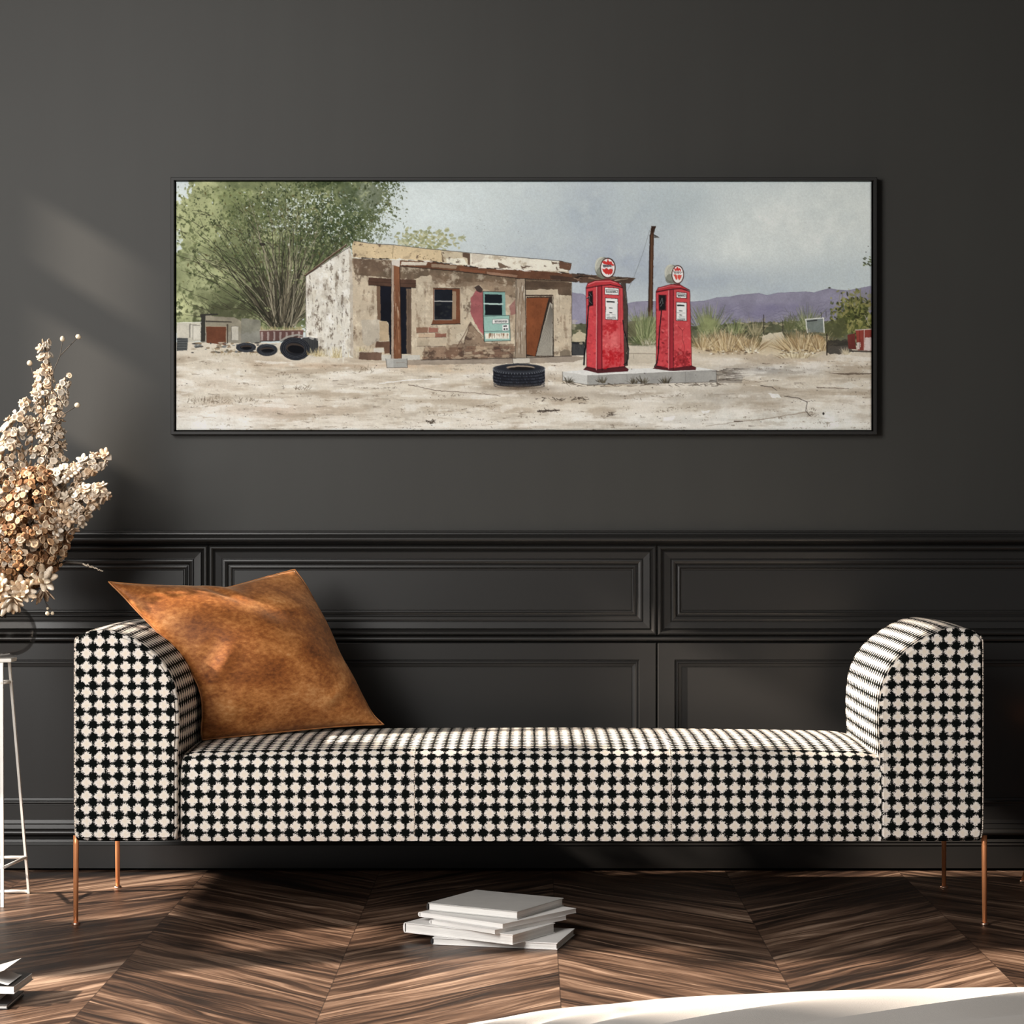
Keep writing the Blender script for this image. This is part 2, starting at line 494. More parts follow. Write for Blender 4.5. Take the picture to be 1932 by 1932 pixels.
# ------------------------------------------------------------------ rug
def rug():
    edge_px = [(745, 1968), (800, 1949), (860, 1931), (930, 1918), (1000, 1906.5), (1100, 1894), (1200, 1884), (1340, 1874.5), (1484, 1867.5), (1700, 1861.5), (1932, 1858.5), (2250, 1858), (2550, 1866)]
    ex, ey = [], []
    for px, py in edge_px:
        d = (H - 0.020) * F_PX / (py - CY)
        ex.append((px - CX) / F_PX * d); ey.append(d)
    nx, ny = 170, 110
    xs = np.linspace(ex[0], ex[-1], nx)
    ye = np.interp(xs, ex, ey)
    k = np.ones(9) / 9; ye2 = np.convolve(np.pad(ye, 4, mode='edge'), k, 'valid')
    ts = np.concatenate([np.linspace(0, 0.05, 12), np.linspace(0.06, 1.25, ny - 12)])
    V = np.zeros((ny, nx, 3))
    y_front = 3.75
    for j, t in enumerate(ts):
        yy = np.maximum(ye2 - t, y_front)
        h = 0.021 * (1 - np.exp(-t / 0.012)) + 0.002
        side = np.clip(np.minimum(xs - xs[0], xs[-1] - xs) / 0.03, 0.08, 1) ** 0.5
        q = 0.80 * t + 0.50 * xs - 0.11 * xs ** 2 + 0.018 * np.sin(xs * 5.1 + 1.0)
        amp = np.clip(t / 0.16, 0, 1) ** 1.3
        fold = 0.019 * (np.abs(np.sin(math.pi * (q / 0.125) + 0.5 * np.sin(xs * 2.3))) ** 1.4 - 0.35) + 0.006 * np.sin(q * 31 + xs * 3.3)
        pinch = 0.010 * np.exp(-((xs - 0.14 - 0.6 * (t - 0.08)) / 0.03) ** 2) * np.clip((0.12 - abs(t - 0.08)) / 0.12, 0, 1)
        z = (h + amp * (fold + pinch)) * side
        V[j, :, 0] = xs; V[j, :, 1] = yy; V[j, :, 2] = np.maximum(z, 0.004)
    verts = V.reshape(-1, 3).tolist(); faces = []
    for j in range(ny - 1):
        for i in range(nx - 1):
            a = j * nx + i; faces.append((a, a + nx, a + nx + 1, a + 1))
    # hem down to the floor
    ring = [i for i in range(nx)] + [j * nx + nx - 1 for j in range(1, ny)] + [(ny - 1) * nx + i for i in range(nx - 2, -1, -1)] + [j * nx for j in range(ny - 2, 0, -1)]
    b0 = len(verts)
    for i in ring:
        x, y, z = verts[i]; verts.append((x, y, 0.0005))
    n = len(ring)
    for q in range(n): faces.append((ring[q], ring[(q + 1) % n], b0 + (q + 1) % n, b0 + q))
    faces.append(tuple(b0 + q for q in range(n)))
    o = mk('rug', verts, faces, M_RUG)
    return tag(o, 'rumpled creamy white fleece rug on the wooden floor in front of the bench', 'rug')
rug()

# ------------------------------------------------------------------ bench
YF, YB = 5.97, 6.62
KF = F_PX / YF
def fx(px): return (px - CX) / KF
def fz(py): return H - (py - CY) / KF
ZB = fz(1588)

bench = thing('upholstered_bench', (0, YF + 0.33, 0), 'black and cream houndstooth bench with two rolled ends on copper legs', 'bench')
BO = Vector((0, YF + 0.33, 0))

def resample(pts, n, closed=True):
    pts = [Vector((p[0], p[1])) for p in pts]
    if closed: pts = pts + [pts[0]]
    L = [0.0]
    for a, b in zip(pts, pts[1:]): L.append(L[-1] + (b - a).length)
    out = []
    m = n if closed else n - 1
    j = 0
    for i in range(n):
        s = L[-1] * i / m
        while j < len(L) - 2 and L[j + 1] < s: j += 1
        f = (s - L[j]) / max(1e-9, L[j + 1] - L[j])
        out.append(pts[j].lerp(pts[j + 1], f))
    return out

def smooth_poly(pts, it=2):
    for _ in range(it):           # Chaikin
        q = []
        for a, b in zip(pts, pts[1:] + pts[:1]):
            q.append(a.lerp(b, 0.25)); q.append(a.lerp(b, 0.75))
        pts = q
    return pts

ARM_R = [(1853.5, 1583), (1856.5, 1570), (1857.5, 1540), (1857.5, 1216), (1856.5, 1205), (1850, 1196), (1836, 1189), (1818, 1185.5), (1800, 1184.5), (1783, 1187), (1766, 1193), (1748, 1202), (1732, 1212.5),
         (1716, 1224), (1701, 1237), (1689, 1251), (1678, 1267), (1670, 1285), (1664, 1305), (1660.5, 1330), (1659, 1357), (1659.5, 1385), (1661.5, 1412), (1662, 1440), (1662, 1560), (1663, 1583), (1668, 1588), (1848, 1588)]
ARM_L = [(1000 - (x - 1000) * 1.0058 + 0.5, y + (4 if y < 1200 else 0)) for x, y in ARM_R]
ARM_L = ARM_L[::-1]

def arm(pts, uoff, voff, label=None):
    prof = [Vector((fx(x), fz(y))) for x, y in pts]
    prof = smooth_poly(prof, 2)
    N = 220
    prof = resample(prof, N)
    # start the ring at the lowest, outermost point so the seam of the cloth is underneath
    i0 = min(range(N), key=lambda i: prof[i].y * 10 + abs(prof[i].x) * 0.2)
    prof = prof[i0:] + prof[:i0]
    cen = sum(prof, Vector((0, 0))) / N
    area = sum(a.x * b.y - a.y * b.x for a, b in zip(prof, prof[1:] + prof[:1]))
    sgn = 1 if area > 0 else -1
    nor = []
    for i in range(N):
        t = (prof[(i + 2) % N] - prof[i - 2]).normalized()
        nor.append(Vector((t.y, -t.x)) * sgn)        # outward
    secs = [(0.0, 0.010), (0.0012, 0.0055), (0.0040, 0.0022), (0.0095, 0.0)]
    secs += [(0.0095 + (YB - YF - 0.019) * k / 14, -0.004 * math.sin(math.pi * k / 14)) for k in range(1, 14)]
    secs += [(YB - YF - 0.0095, 0.0), (YB - YF - 0.004, 0.0022), (YB - YF - 0.0012, 0.0055), (YB - YF, 0.010)]
    verts, faces, uvs = [], [], []
    for dy, ins in secs:
        for i in range(N):
            q = prof[i] - nor[i] * ins
            verts.append((q.x - BO.x, YF + dy - BO.y, q.y - BO.z))
    arc = [0.0]
    for i in range(N): arc.append(arc[-1] + (prof[(i + 1) % N] - prof[i]).length)
    for j in range(len(secs) - 1):
        for i in range(N):
            a = j * N + i; b = j * N + (i + 1) % N
            q = (a, b, b + N, a + N) if sgn > 0 else (b, a, a + N, b + N)
            faces.append(q)
            for idx in q:
                jj = idx // N; ii = idx % N
                if jj <= 3 and j < 3:
                    v = verts[idx]; uvs.append(((v[0] - uoff) / PERIOD, (v[2] - voff) / PERIOD))
                else:
                    s = arc[ii] if not (ii == 0 and i == N - 1) else arc[N]
                    uvs.append((secs[jj][0] / PERIOD, s / PERIOD))
    for j, rev in ((0, False), (len(secs) - 1, True)):
        q = tuple(j * N + i for i in range(N))
        if (sgn > 0) == rev: q = q[::-1]
        faces.append(q)
        for idx in q:
            v = verts[idx]; uvs.append(((v[0] - uoff) / PERIOD, (v[2] - voff) / PERIOD))
    o = mk('armrest', verts, faces, M_HOUND, bench, True, uvs)
    for q in (o.data.polygons[-1], o.data.polygons[-2]): q.use_smooth = False
    # stitched piping along the outer front edge and the rolled crest
    out = [k for k in range(N) if abs(prof[k].x) > 1.155 or prof[k].y > fz(1416)]
    pm = MB()
    path = [Vector((prof[k].x - nor[k].x * 0.0035, YF + 0.0035, prof[k].y - nor[k].y * 0.0035)) - BO for k in range(N)]
    run = [k for k in range(N) if prof[k].y > fz(1586) and abs(prof[k].x) > 1.155]
    run.sort(key=lambda k: prof[k].y)
    pm.tube([path[k] for k in run], 0.0026, 6)
    pm.build('piping', M_STITCH, o)
    return o
arm(ARM_L, fx(151), fz(1221), 'left')
arm(ARM_R, fx(1780), fz(1267), 'right')

def seat():
    xa, xb = fx(341), fx(1663)
    nx = 180
    xs = [xa + (xb - xa) * i / nx for i in range(nx + 1)]
    seams = [fx(778), fx(1268)]
    def ztop(x):
        u = abs(x) / xb
        return 0.4535 - 0.010 * u ** 2.2 - 0.009 * max(0.0, (u - 0.93) / 0.07) ** 2
    def dent(x): return sum(math.exp(-((x - s) / 0.006) ** 2) for s in seams)
    # cross-section (dy, z-parameter)
    sec = []
    r = 0.052
    for k in range(10): sec.append(('f', k / 10))
    for k in range(13):
        a = (math.pi / 2) * k / 12; sec.append(('c', a))
    for k in range(1, 17): sec.append(('t', k / 16))
    for k in range(1, 9): sec.append(('b', (math.pi / 2) * k / 8))
    sec.append(('e', 0)); sec.append(('u', 0))
    verts, uvs, faces, arcs = [], [], [], []
    for x in xs:
        zt = ztop(x); dn = dent(x); row = []
        y0 = YF + 0.003 + 0.004 * dn
        for typ, k in sec:
            if typ == 'f':
                z = ZB + (zt - r - ZB) * k; y = y0 + (0.006 * (1 - k * 10 / 1) if k < 0.1 else 0) - 0.003 * math.sin(math.pi * k)
            elif typ == 'c':
                z = zt - r + r * math.sin(k); y = y0 + (r + 0.02) * (1 - math.cos(k))
            elif typ == 't':
                yy0 = y0 + r + 0.02; z = zt + 0.006 * math.sin(math.pi * k) * (1 - 0.3 * dn); y = yy0 + (YB - 0.03 - yy0) * k
            elif typ == 'b':
                z = zt - 0.03 + 0.03 * math.cos(k); y = YB - 0.03 + 0.03 * math.sin(k)
            elif typ == 'e': z = ZB; y = YB
            else: z = ZB; y = y0 + 0.006
            if typ in 'ct': z -= 0.0025 * dn
            row.append(Vector((x, y, z)))
        arc = [row[0].z]
        for a, b in zip(row, row[1:]): arc.append(arc[-1] + (b - a).length)
        verts += [v - BO for v in row]; arcs.append(arc)
    m = len(sec)
    u0, v0 = fx(618.6), fz(1448.7)
    for i in range(nx):
        for j in range(m - 1):
            q = [(i, j), (i + 1, j), (i + 1, j + 1), (i, j + 1)]
            faces.append(tuple(a * m + b for a, b in q))
            for a, b in q: uvs.append(((xs[a] - u0) / PERIOD, (arcs[a][b] - v0) / PERIOD))
    for i, rev in ((0, True), (nx, False)):
        q = [i * m + j for j in range(m)]
        if rev: q = q[::-1]
        faces.append(tuple(q))
        for idx in q: uvs.append((verts[idx].y / PERIOD, verts[idx].z / PERIOD))
    o = mk('seat', verts, faces, M_HOUND, bench, True, uvs)
    for q in (o.data.polygons[-1], o.data.polygons[-2]): q.use_smooth = False
    for s in seams:
        pm = MB()
        i = min(range(nx + 1), key=lambda k: abs(xs[k] - s))
        pts = [verts[i * m + j] + Vector((0, -0.0005, 0.0)) for j in range(1, 22)]
        pm.tube(pts, 0.0016, 6)
        pm.build('seam', M_STITCH, o)
seat()

def leg(px_top, px_bot, d, pyb):
    x0 = (px_top - CX) / F_PX * d; x1 = (px_bot - CX) / F_PX * d
    m = MB()
    m.tube([Vector((x0, d, ZB + 0.012)) - BO, Vector((x0, d, ZB - 0.01)) - BO, Vector((x1, d, 0.004)) - BO], [0.0072, 0.0072, 0.0058], 20)
    o = m.build('leg', M_COPPER, bench)
    f = MB(); f.lathe([(0.0, 0.0), (0.0105, 0.0), (0.0112, 0.002), (0.0108, 0.005), (0.0065, 0.007), (0.0, 0.007)], 20, (x1 - BO.x, d - BO.y, 0.0))
    f.build('foot', M_COPPER_PALE, o)
leg(143.5, 143, 6.0, 1745); leg(1857, 1857.5, 6.0, 1745)
leg(221.5, 222, 6.59, 1675); leg(1781, 1781, 6.59, 1675)

# ------------------------------------------------------------------ throw pillow
def pillow():
    dTL, dTR, dBL, dBR = 6.31, 6.61, 6.25, 6.555
    TL, TR, BL, BR = (205, 1098), (556, 1074.5), (382, 1396), (724, 1367)
    top = [TL, (260, 1103), (330, 1106), (390, 1107), (417, 1111), (445, 1105), (500, 1089), (532, 1081), TR]
    bot = [BL, (430, 1391), (500, 1384), (560, 1378), (620, 1372), (680, 1368), BR]
    left = [BL, (379, 1380), (383, 1345), (380, 1315), (373, 1290), (352, 1256), (322, 1217), (292, 1187), (262, 1157), (232, 1124), TL]
    right = [BR, (704, 1350), (690, 1325), (668, 1282), (648, 1250), (637, 1228), (625, 1196), (606, 1156), (588, 1124), (574, 1098), TR]
    def curve(pts, d0, d1, n):
        p = [Vector((a, b)) for a, b in pts]
        for _ in range(2):
            q = [p[0]]
            for a, b in zip(p, p[1:]): q += [a.lerp(b, 0.25), a.lerp(b, 0.75)]
            p = q + [p[-1]]
        r = resample(p, n, False)
        return [P(v.x, v.y, d0 + (d1 - d0) * i / (n - 1)) for i, v in enumerate(r)]
    n = 61
    cb = curve(bot, dBL, dBR, n); ct = curve(top, dTL, dTR, n); cl = curve(left, dBL, dTL, n); cr = curve(right, dBR, dTR, n)
    G = np.zeros((n, n, 3))
    for j in range(n):
        v = j / (n - 1)
        for i in range(n):
            u = i / (n - 1)
            p = cb[i] * (1 - v) + ct[i] * v + cl[j] * (1 - u) + cr[j] * u - \
                (cb[0] * (1 - u) * (1 - v) + cb[-1] * u * (1 - v) + ct[0] * (1 - u) * v + ct[-1] * u * v)
            G[j, i] = p
    nrm = (P(*BR, dBR) - P(*BL, dBL)).cross(P(*TL, dTL) - P(*BL, dBL)).normalized()
    if nrm.y > 0: nrm = -nrm
    u = np.linspace(0, 1, n)[None, :]; v = np.linspace(0, 1, n)[:, None]
    env = (np.sin(np.pi * u) ** 0.62) * (np.sin(np.pi * v) ** 0.62)
    # soft creases running in from the pressed left edge, the lower edge and the corners
    def crease(u0, v0, ang, ln, wd, h):
        c, s = math.cos(ang), math.sin(ang)
        a = (u - u0) * c + (v - v0) * s; b = -(u - u0) * s + (v - v0) * c
        return h * np.exp(-(b / wd) ** 2) * np.clip(1 - (a / ln) ** 2, 0, 1) ** 2 * (a > -ln) * (a < ln)
    cr_ = crease(0.06, 0.30, 0.75, 0.32, 0.040, 0.017) - crease(0.06, 0.385, 0.75, 0.28, 0.04, 0.012) \
        + crease(0.75, 0.16, 0.55, 0.20, 0.022, 0.008) - crease(0.78, 0.12, 0.55, 0.2, 0.03, 0.006) \
        + crease(0.70, 0.82, -0.5, 0.42, 0.13, 0.007) - crease(0.62, 0.70, -0.5, 0.45, 0.11, 0.007) \
        + crease(0.12, 0.10, 0.9, 0.2, 0.04, 0.010) + crease(0.45, 0.92, -1.2, 0.2, 0.04, -0.012)
    th_f = 0.128 * env * (0.90 + 0.22 * np.sin(2.2 * u + 0.3)) + cr_ * np.clip(env * 1.6, 0, 1)
    th_b = 0.042 * env
    nv = np.array(nrm)
    A = G + th_f[..., None] * nv; B = G - th_b[..., None] * nv
    org = P(*BL, dBL); org = Vector((G[:, :, 0].mean(), G[:, :, 1].mean(), P(*BL, dBL).z))
    verts = []; ia = np.zeros((n, n), int); ib = np.zeros((n, n), int)
    for j in range(n):
        for i in range(n):
            ia[j, i] = len(verts); verts.append(Vector(A[j, i]) - org)
    for j in range(n):
        for i in range(n):
            if i in (0, n - 1) or j in (0, n - 1): ib[j, i] = ia[j, i]
            else: ib[j, i] = len(verts); verts.append(Vector(B[j, i]) - org)
    faces = []
    for j in range(n - 1):
        for i in range(n - 1):
            faces.append((ia[j, i], ia[j, i + 1], ia[j + 1, i + 1], ia[j + 1, i]))
            faces.append((ib[j, i], ib[j + 1, i], ib[j + 1, i + 1], ib[j, i + 1]))
    root = thing('throw_pillow', org, 'tan suede throw pillow leaning on the left end of the houndstooth bench', 'pillow')
    faces = [tuple(int(k) for k in f) for f in faces]
    mk('pillow_cover', verts, faces, M_SUEDE, root)
    ring = [ia[0, i] for i in range(n)] + [ia[j, n - 1] for j in range(1, n)] + [ia[n - 1, i] for i in range(n - 2, -1, -1)] + [ia[j, 0] for j in range(n - 2, -1, -1)]
    pm = MB(); pm.tube([verts[k] for k in ring], 0.0022, 6)
    pm.build('edge_seam', M_SUEDE_EDGE, root)
pillow()

# ------------------------------------------------------------------ books
def book(label, cx, cy, z, w, dp, th, ang, cover, pages, kind='hard', spine=None, group=None, name='book'):
    root = thing(name, (cx, cy, z), label, 'book', group, math.radians(ang))
    ov = 0.003 if kind == 'hard' else 0.0008
    ct = 0.0024 if kind == 'hard' else 0.0011
    bm = bmesh.new()
    add_box(bm, -w / 2, w / 2, -dp / 2, dp / 2, 0, ct, ct * 0.4)
    add_box(bm, -w / 2, w / 2, -dp / 2, dp / 2, th - ct, th, ct * 0.4)
    from_bm('cover', bm, cover, root)
    # rounded spine at the -x end
    prof = []
    for k in range(9):
        a = -math.pi / 2 + math.pi * k / 8
        prof.append((-w / 2 + 0.002 - 0.0055 * math.cos(a), th / 2 + (th / 2 - 0.0002) * math.sin(a)))
    vs = [(x, -dp / 2, zz) for x, zz in prof] + [(x, dp / 2, zz) for x, zz in prof]
    k = len(prof)
    fs = [(i, i + 1, k + i + 1, k + i) for i in range(k - 1)] + [tuple(range(k))[::-1], tuple(range(k, 2 * k))]
    mk('spine', vs, fs, spine or cover, root, False)
    bm = bmesh.new(); add_box(bm, -w / 2 + 0.003, w / 2 - ov, -dp / 2 + ov, dp / 2 - ov, ct, th - ct)
    from_bm('page_block', bm, pages, root)
    return root
GB = 'white books stacked under the bench'
book('thin white hardback with a black back edge, lowest of the stack under the bench', -0.064, 5.785, 0.0005, 0.315, 0.205, 0.0170, -13, M_COVER_W, M_PAGES, spine=M_COVER_B, group=GB)
book('thick white hardback jutting out furthest left, second lowest of the stack under the bench', -0.125, 5.788, 0.0178, 0.320, 0.196, 0.0250, -32, M_COVER_W, M_PAGES, group=GB)
book('thin white paperback in the middle of the stack under the bench', -0.078, 5.797, 0.0431, 0.215, 0.268, 0.0105, -41, M_COVER_W, M_PAGES, 'soft', group=GB)
book('white paperback jutting out furthest right, second from top of the stack under the bench', -0.080, 5.837, 0.0539, 0.271, 0.290, 0.0118, -39, M_COVER_W, M_PAGES, 'soft', group=GB)
book('grey-covered hardback with a black spine, topmost of the stack under the bench', -0.085, 5.862, 0.0660, 0.260, 0.233, 0.0200, -30, M_COVER_G, M_PAGES, spine=M_COVER_B, group=GB)

GL = 'reading stack at the left foreground'
book('thin white book lying on the floor, lowest of the pile at the left foreground', -1.235, 5.047, 0.0005, 0.245, 0.150, 0.0105, -1, M_COVER_B, M_PAGES, spine=M_COVER_W, group=GL)
book('white book with rounded spine in the middle of the pile at the left foreground', -1.262, 5.055, 0.0113, 0.245, 0.150, 0.0150, -2, M_COVER_W, M_PAGES, group=GL)
def magazine():
    root = thing('magazine', (-1.24, 5.075, 0.0266), 'open magazine with a lifted black page on top of the pile at the left foreground', 'magazine', GL, math.radians(-3))
    def sheet(name, prof, y0, y1, th, mat):
        v, f = [], []
        k = len(prof)
        for (x, z) in prof: v += [(x, y0, z), (x, y1, z), (x, y0, z + th), (x, y1, z + th)]
        for i in range(k - 1):
            a = i * 4; b = a + 4
            f += [(a, b, b + 1, a + 1), (a + 2, a + 3, b + 3, b + 2), (a, a + 2, b + 2, b), (a + 1, b + 1, b + 3, a + 3)]
        f += [(0, 1, 3, 2), ((k - 1) * 4, (k - 1) * 4 + 2, (k - 1) * 4 + 3, (k - 1) * 4 + 1)]
        return mk(name, v, f, mat, root, False)
    base = [(-0.16 + 0.3 * i / 16, 0.0005 + 0.006 * math.sin(math.pi * i / 16) ** 2 + (0.003 * (i / 16))) for i in range(17)]
    sheet('cover', [(x, z) for x, z in base], -0.078, 0.078, 0.0016, M_COVER_W)
    sheet('page_block', [(x * 0.985, z + 0.0020) for x, z in base], -0.074, 0.074, 0.0120, M_PAGES)
    sheet('page_black', [(x * 0.975, z + 0.0145) for x, z in base], -0.073, 0.073, 0.0008, M_COVER_B)
    up = [(-0.02 + 0.135 * (i / 14), 0.017 + 0.034 * (i / 14) ** 1.3) for i in range(15)]
    sheet('lifted_page', up, -0.066, 0.070, 0.0007, M_COVER_G)
    cu = [(0.085 + 0.040 * (i / 10), 0.0205 + 0.014 * (1 - (i / 10)) ** 1.5) for i in range(11)]
    sheet('curled_page', cu, -0.070, 0.040, 0.0007, M_COVER_W)
magazine()

# ------------------------------------------------------------------ copper legged side table, only its foot reaches into view
def side_table():
    root = thing('side_table', (1.651, 6.70, 0.0), 'copper-legged side table of which one foot shows at the right edge', 'table')
    m = MB(); m.lathe([(0, 0.44), (0.165, 0.44), (0.17, 0.445), (0.17, 0.455), (0.165, 0.46), (0, 0.46)], 40)
    m.build('tabletop', M_COPPER, root)
    for k in range(3):
        an = math.radians(180 + 120 * k)
        c, s = math.cos(an), math.sin(an)
        q = MB(); q.tube([(0.08 * c, 0.08 * s, 0.442), (0.233 * c, 0.233 * s, 0.004)], [0.011, 0.0075], 14)
        lg = q.build('leg', M_COPPER, root)
        q = MB(); q.lathe([(0, 0), (0.010, 0), (0.010, 0.005), (0, 0.005)], 14, (0.233 * c, 0.233 * s, 0.0))
        q.build('foot', M_COPPER_PALE, lg)
side_table()

# ------------------------------------------------------------------ plant stand, vase, dried flowers
SX, SY = P(2, 1600, 6.38).x, 6.38
ZP = 0.664                                   # top of the stand
def plant_stand():
    root = thing('plant_stand', (SX, SY, 0), 'slender white metal plant stand beside the left end of the bench', 'plant stand')
    o = Vector((SX, SY, 0))
    box('top_plate', -0.036, 0.036, -0.036, 0.036, ZP - 0.011, ZP, M_WHITE_METAL, root, 0.003)
    def bar(name, pts, w, d, mat, par=root):
        m = MB(); m.tube(pts, 0.5, 4); q = m.build(name, mat, par, False); return q
    front_t = P(3, 1245, 6.34) - o; front_b = P(4.5, 1712, 6.265) - o
    rt = P(17.5, 1245, 6.385) - o; rm = P(24.5, 1330, 6.40) - o; rb = P(54.5, 1686, 6.49) - o
    mir = lambda v: Vector((-v.x, v.y, v.z))
    def flat_bar(name, pts, w, th, mat, par):
        v, f = [], []
        for p in pts:
            for sx, sy in ((-1, -1), (1, -1), (1, 1), (-1, 1)): v.append(p + Vector((sx * w / 2, sy * th / 2, 0)))
        for i in range(len(pts) - 1):
            for k in range(4):
                a = i * 4 + k; b = i * 4 + (k + 1) % 4; f.append((a, b, b + 4, a + 4))
        n = len(pts) * 4
        f += [(3, 2, 1, 0), (n - 4, n - 3, n - 2, n - 1)]
        return mk(name, v, f, mat, par, False)
    front_b.z = 0.001; rb.z = 0.001
    zt = ZP - 0.011
    front_t.z = zt; rt.z = zt
    flat_bar('leg', [front_t, front_b], 0.0085, 0.0085, M_WHITE_METAL, root)
    flat_bar('leg', [rt, rm, rb], 0.0062, 0.012, M_WHITE_METAL, root)
    flat_bar('leg', [mir(rt), mir(rm), mir(rb)], 0.0062, 0.012, M_WHITE_METAL, root)
    def at(a, b, z): return a.lerp(b, (a.z - z) / (a.z - b.z))
    for z, w in ((wz_at(1287, 6.37), 0.009), (wz_at(1629, 6.36), 0.009)):
        f = at(front_t, front_b, z); r = at(rt, rb, z); l = mir(r)
        def rail(a, b, ex=0.004):
            d = (b - a).normalized() * ex
            m = MB(); m.tube([a - d, b + d], 0.0045, 8); m.build('crossbar', M_WHITE_METAL, root)
        rail(f, r); rail(f, l); rail(r, l)
    m = MB(); m.tube([mir(rb) + Vector((0, 0, 0.006)), rb + Vector((0, 0, 0.006))], 0.0045, 8); m.build('floor_bar', M_WHITE_METAL, root)
def wz_at(py, d): return H - (py - CY) / F_PX * d
plant_stand()

VX, VY = P(4, 1190, 6.38).x, 6.38
def vase():
    root = thing('glass_vase', (VX, VY, ZP + 0.0005), 'round smoky glass vase holding dried flowers on the white stand', 'vase')
    k = 6.38 / F_PX
    outer = [(25, 1237.5), (40, 1233), (52, 1225), (60, 1213), (64, 1200), (64.5, 1190), (62, 1177), (56, 1164), (47, 1153), (37, 1145), (30, 1138), (28, 1131), (29.5, 1124), (32, 1119)]
    pr = [(0.0, 0.0)] + [(max(0.0, (x) * k), max(0.0, wz_at(y, 6.38) - ZP - 0.0005)) for x, y in outer]
    # smooth profile
    q = pr
    for _ in range(2):
        r = [q[0]]
        for a, b in zip(q, q[1:]): r += [(a[0] * .75 + b[0] * .25, a[1] * .75 + b[1] * .25), (a[0] * .25 + b[0] * .75, a[1] * .25 + b[1] * .75)]
        q = r + [q[-1]]
    inner = [(max(0.0, r - 0.0022), z + (0.003 if i < 4 else 0.0)) for i, (r, z) in enumerate(q)]
    m = MB(); m.lathe(q + inner[::-1], 56)
    m.build('vase_body', M_GLASS, root)
vase()
MOUTH = Vector((VX, VY, wz_at(1128, 6.38)))

CREAM = [(0.74, 0.64, 0.52), (0.68, 0.56, 0.44), (0.78, 0.70, 0.60), (0.60, 0.46, 0.34), (0.70, 0.52, 0.36), (0.80, 0.72, 0.62)]
TAN = [(0.56, 0.34, 0.19), (0.66, 0.48, 0.32), (0.36, 0.19, 0.09), (0.72, 0.57, 0.42), (0.22, 0.11, 0.055), (0.60, 0.40, 0.24), (0.30, 0.155, 0.08)]  # deeper browns also carry the shade low inside the bouquet
def rdir(r):
    while True:
        v = Vector((r.uniform(-1, 1), r.uniform(-1, 1), r.uniform(-1, 1)))
        if 0.05 < v.length < 1: return v.normalized()

def cup(m, c, axis, r, col, rg):
    """little papery cup: rim, bowl and back"""
    q = axis.to_track_quat('Z', 'Y'); n = 8
    V, F = [], []
    sq = [1 + 0.16 * math.sin(2 * (2 * math.pi * k / n) + rg.uniform(0, 6)) + rg.uniform(-.08, .08) for k in range(n)]
    for rr, z in ((0.30, -0.42), (0.85, -0.10), (1.0, 0.22), (0.80, 0.30), (0.45, 0.06)):
        for k in range(n):
            a = 2 * math.pi * k / n
            V.append(c + q @ Vector((rr * r * math.cos(a) * sq[k], rr * r * math.sin(a) * sq[k], z * r)))
    for j in range(4):
        for k in range(n):
            F.append((j * n + k, j * n + (k + 1) % n, (j + 1) * n + (k + 1) % n, (j + 1) * n + k))
    F.append(tuple(4 * n + k for k in range(n))); F.append(tuple(reversed(range(n))))
    base = len(m.v); m.raw(V, F)
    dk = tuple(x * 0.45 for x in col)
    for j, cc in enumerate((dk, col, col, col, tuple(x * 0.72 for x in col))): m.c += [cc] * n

def petal(m, c, d, up, ln, wd, col, curl=0.3):
    """thick tapered petal from c along d"""
    d = d.normalized(); s = d.cross(up)
    if s.length < 1e-3: s = d.orthogonal()
    s.normalize(); u = s.cross(d).normalized()
    V, F = [], []; N = 6
    for i in range(N + 1):
        t = i / N
        w = wd * (0.28 + 0.72 * math.sin(math.pi * min(1, 0.12 + 0.80 * t))) * (1 if t < 0.9 else 0.72)
        p = c + d * (ln * t) + u * (curl * ln * t * t)
        th = 0.0016
        V += [p - s * w * 0.5 + u * 0.12 * w, p - u * th, p + s * w * 0.5 + u * 0.12 * w, p + u * th]
    for i in range(N):
        a = i * 4
        for k in range(4): F.append((a + k, a + (k + 1) % 4, a + 4 + (k + 1) % 4, a + 4 + k))
    F += [(3, 2, 1, 0), (N * 4, N * 4 + 1, N * 4 + 2, N * 4 + 3)]
    m.raw(V, F)
    for i in range(N + 1): m.c += [tuple(x * (0.62 + 0.38 * min(1, i / N * 1.6)) for x in col)] * 4

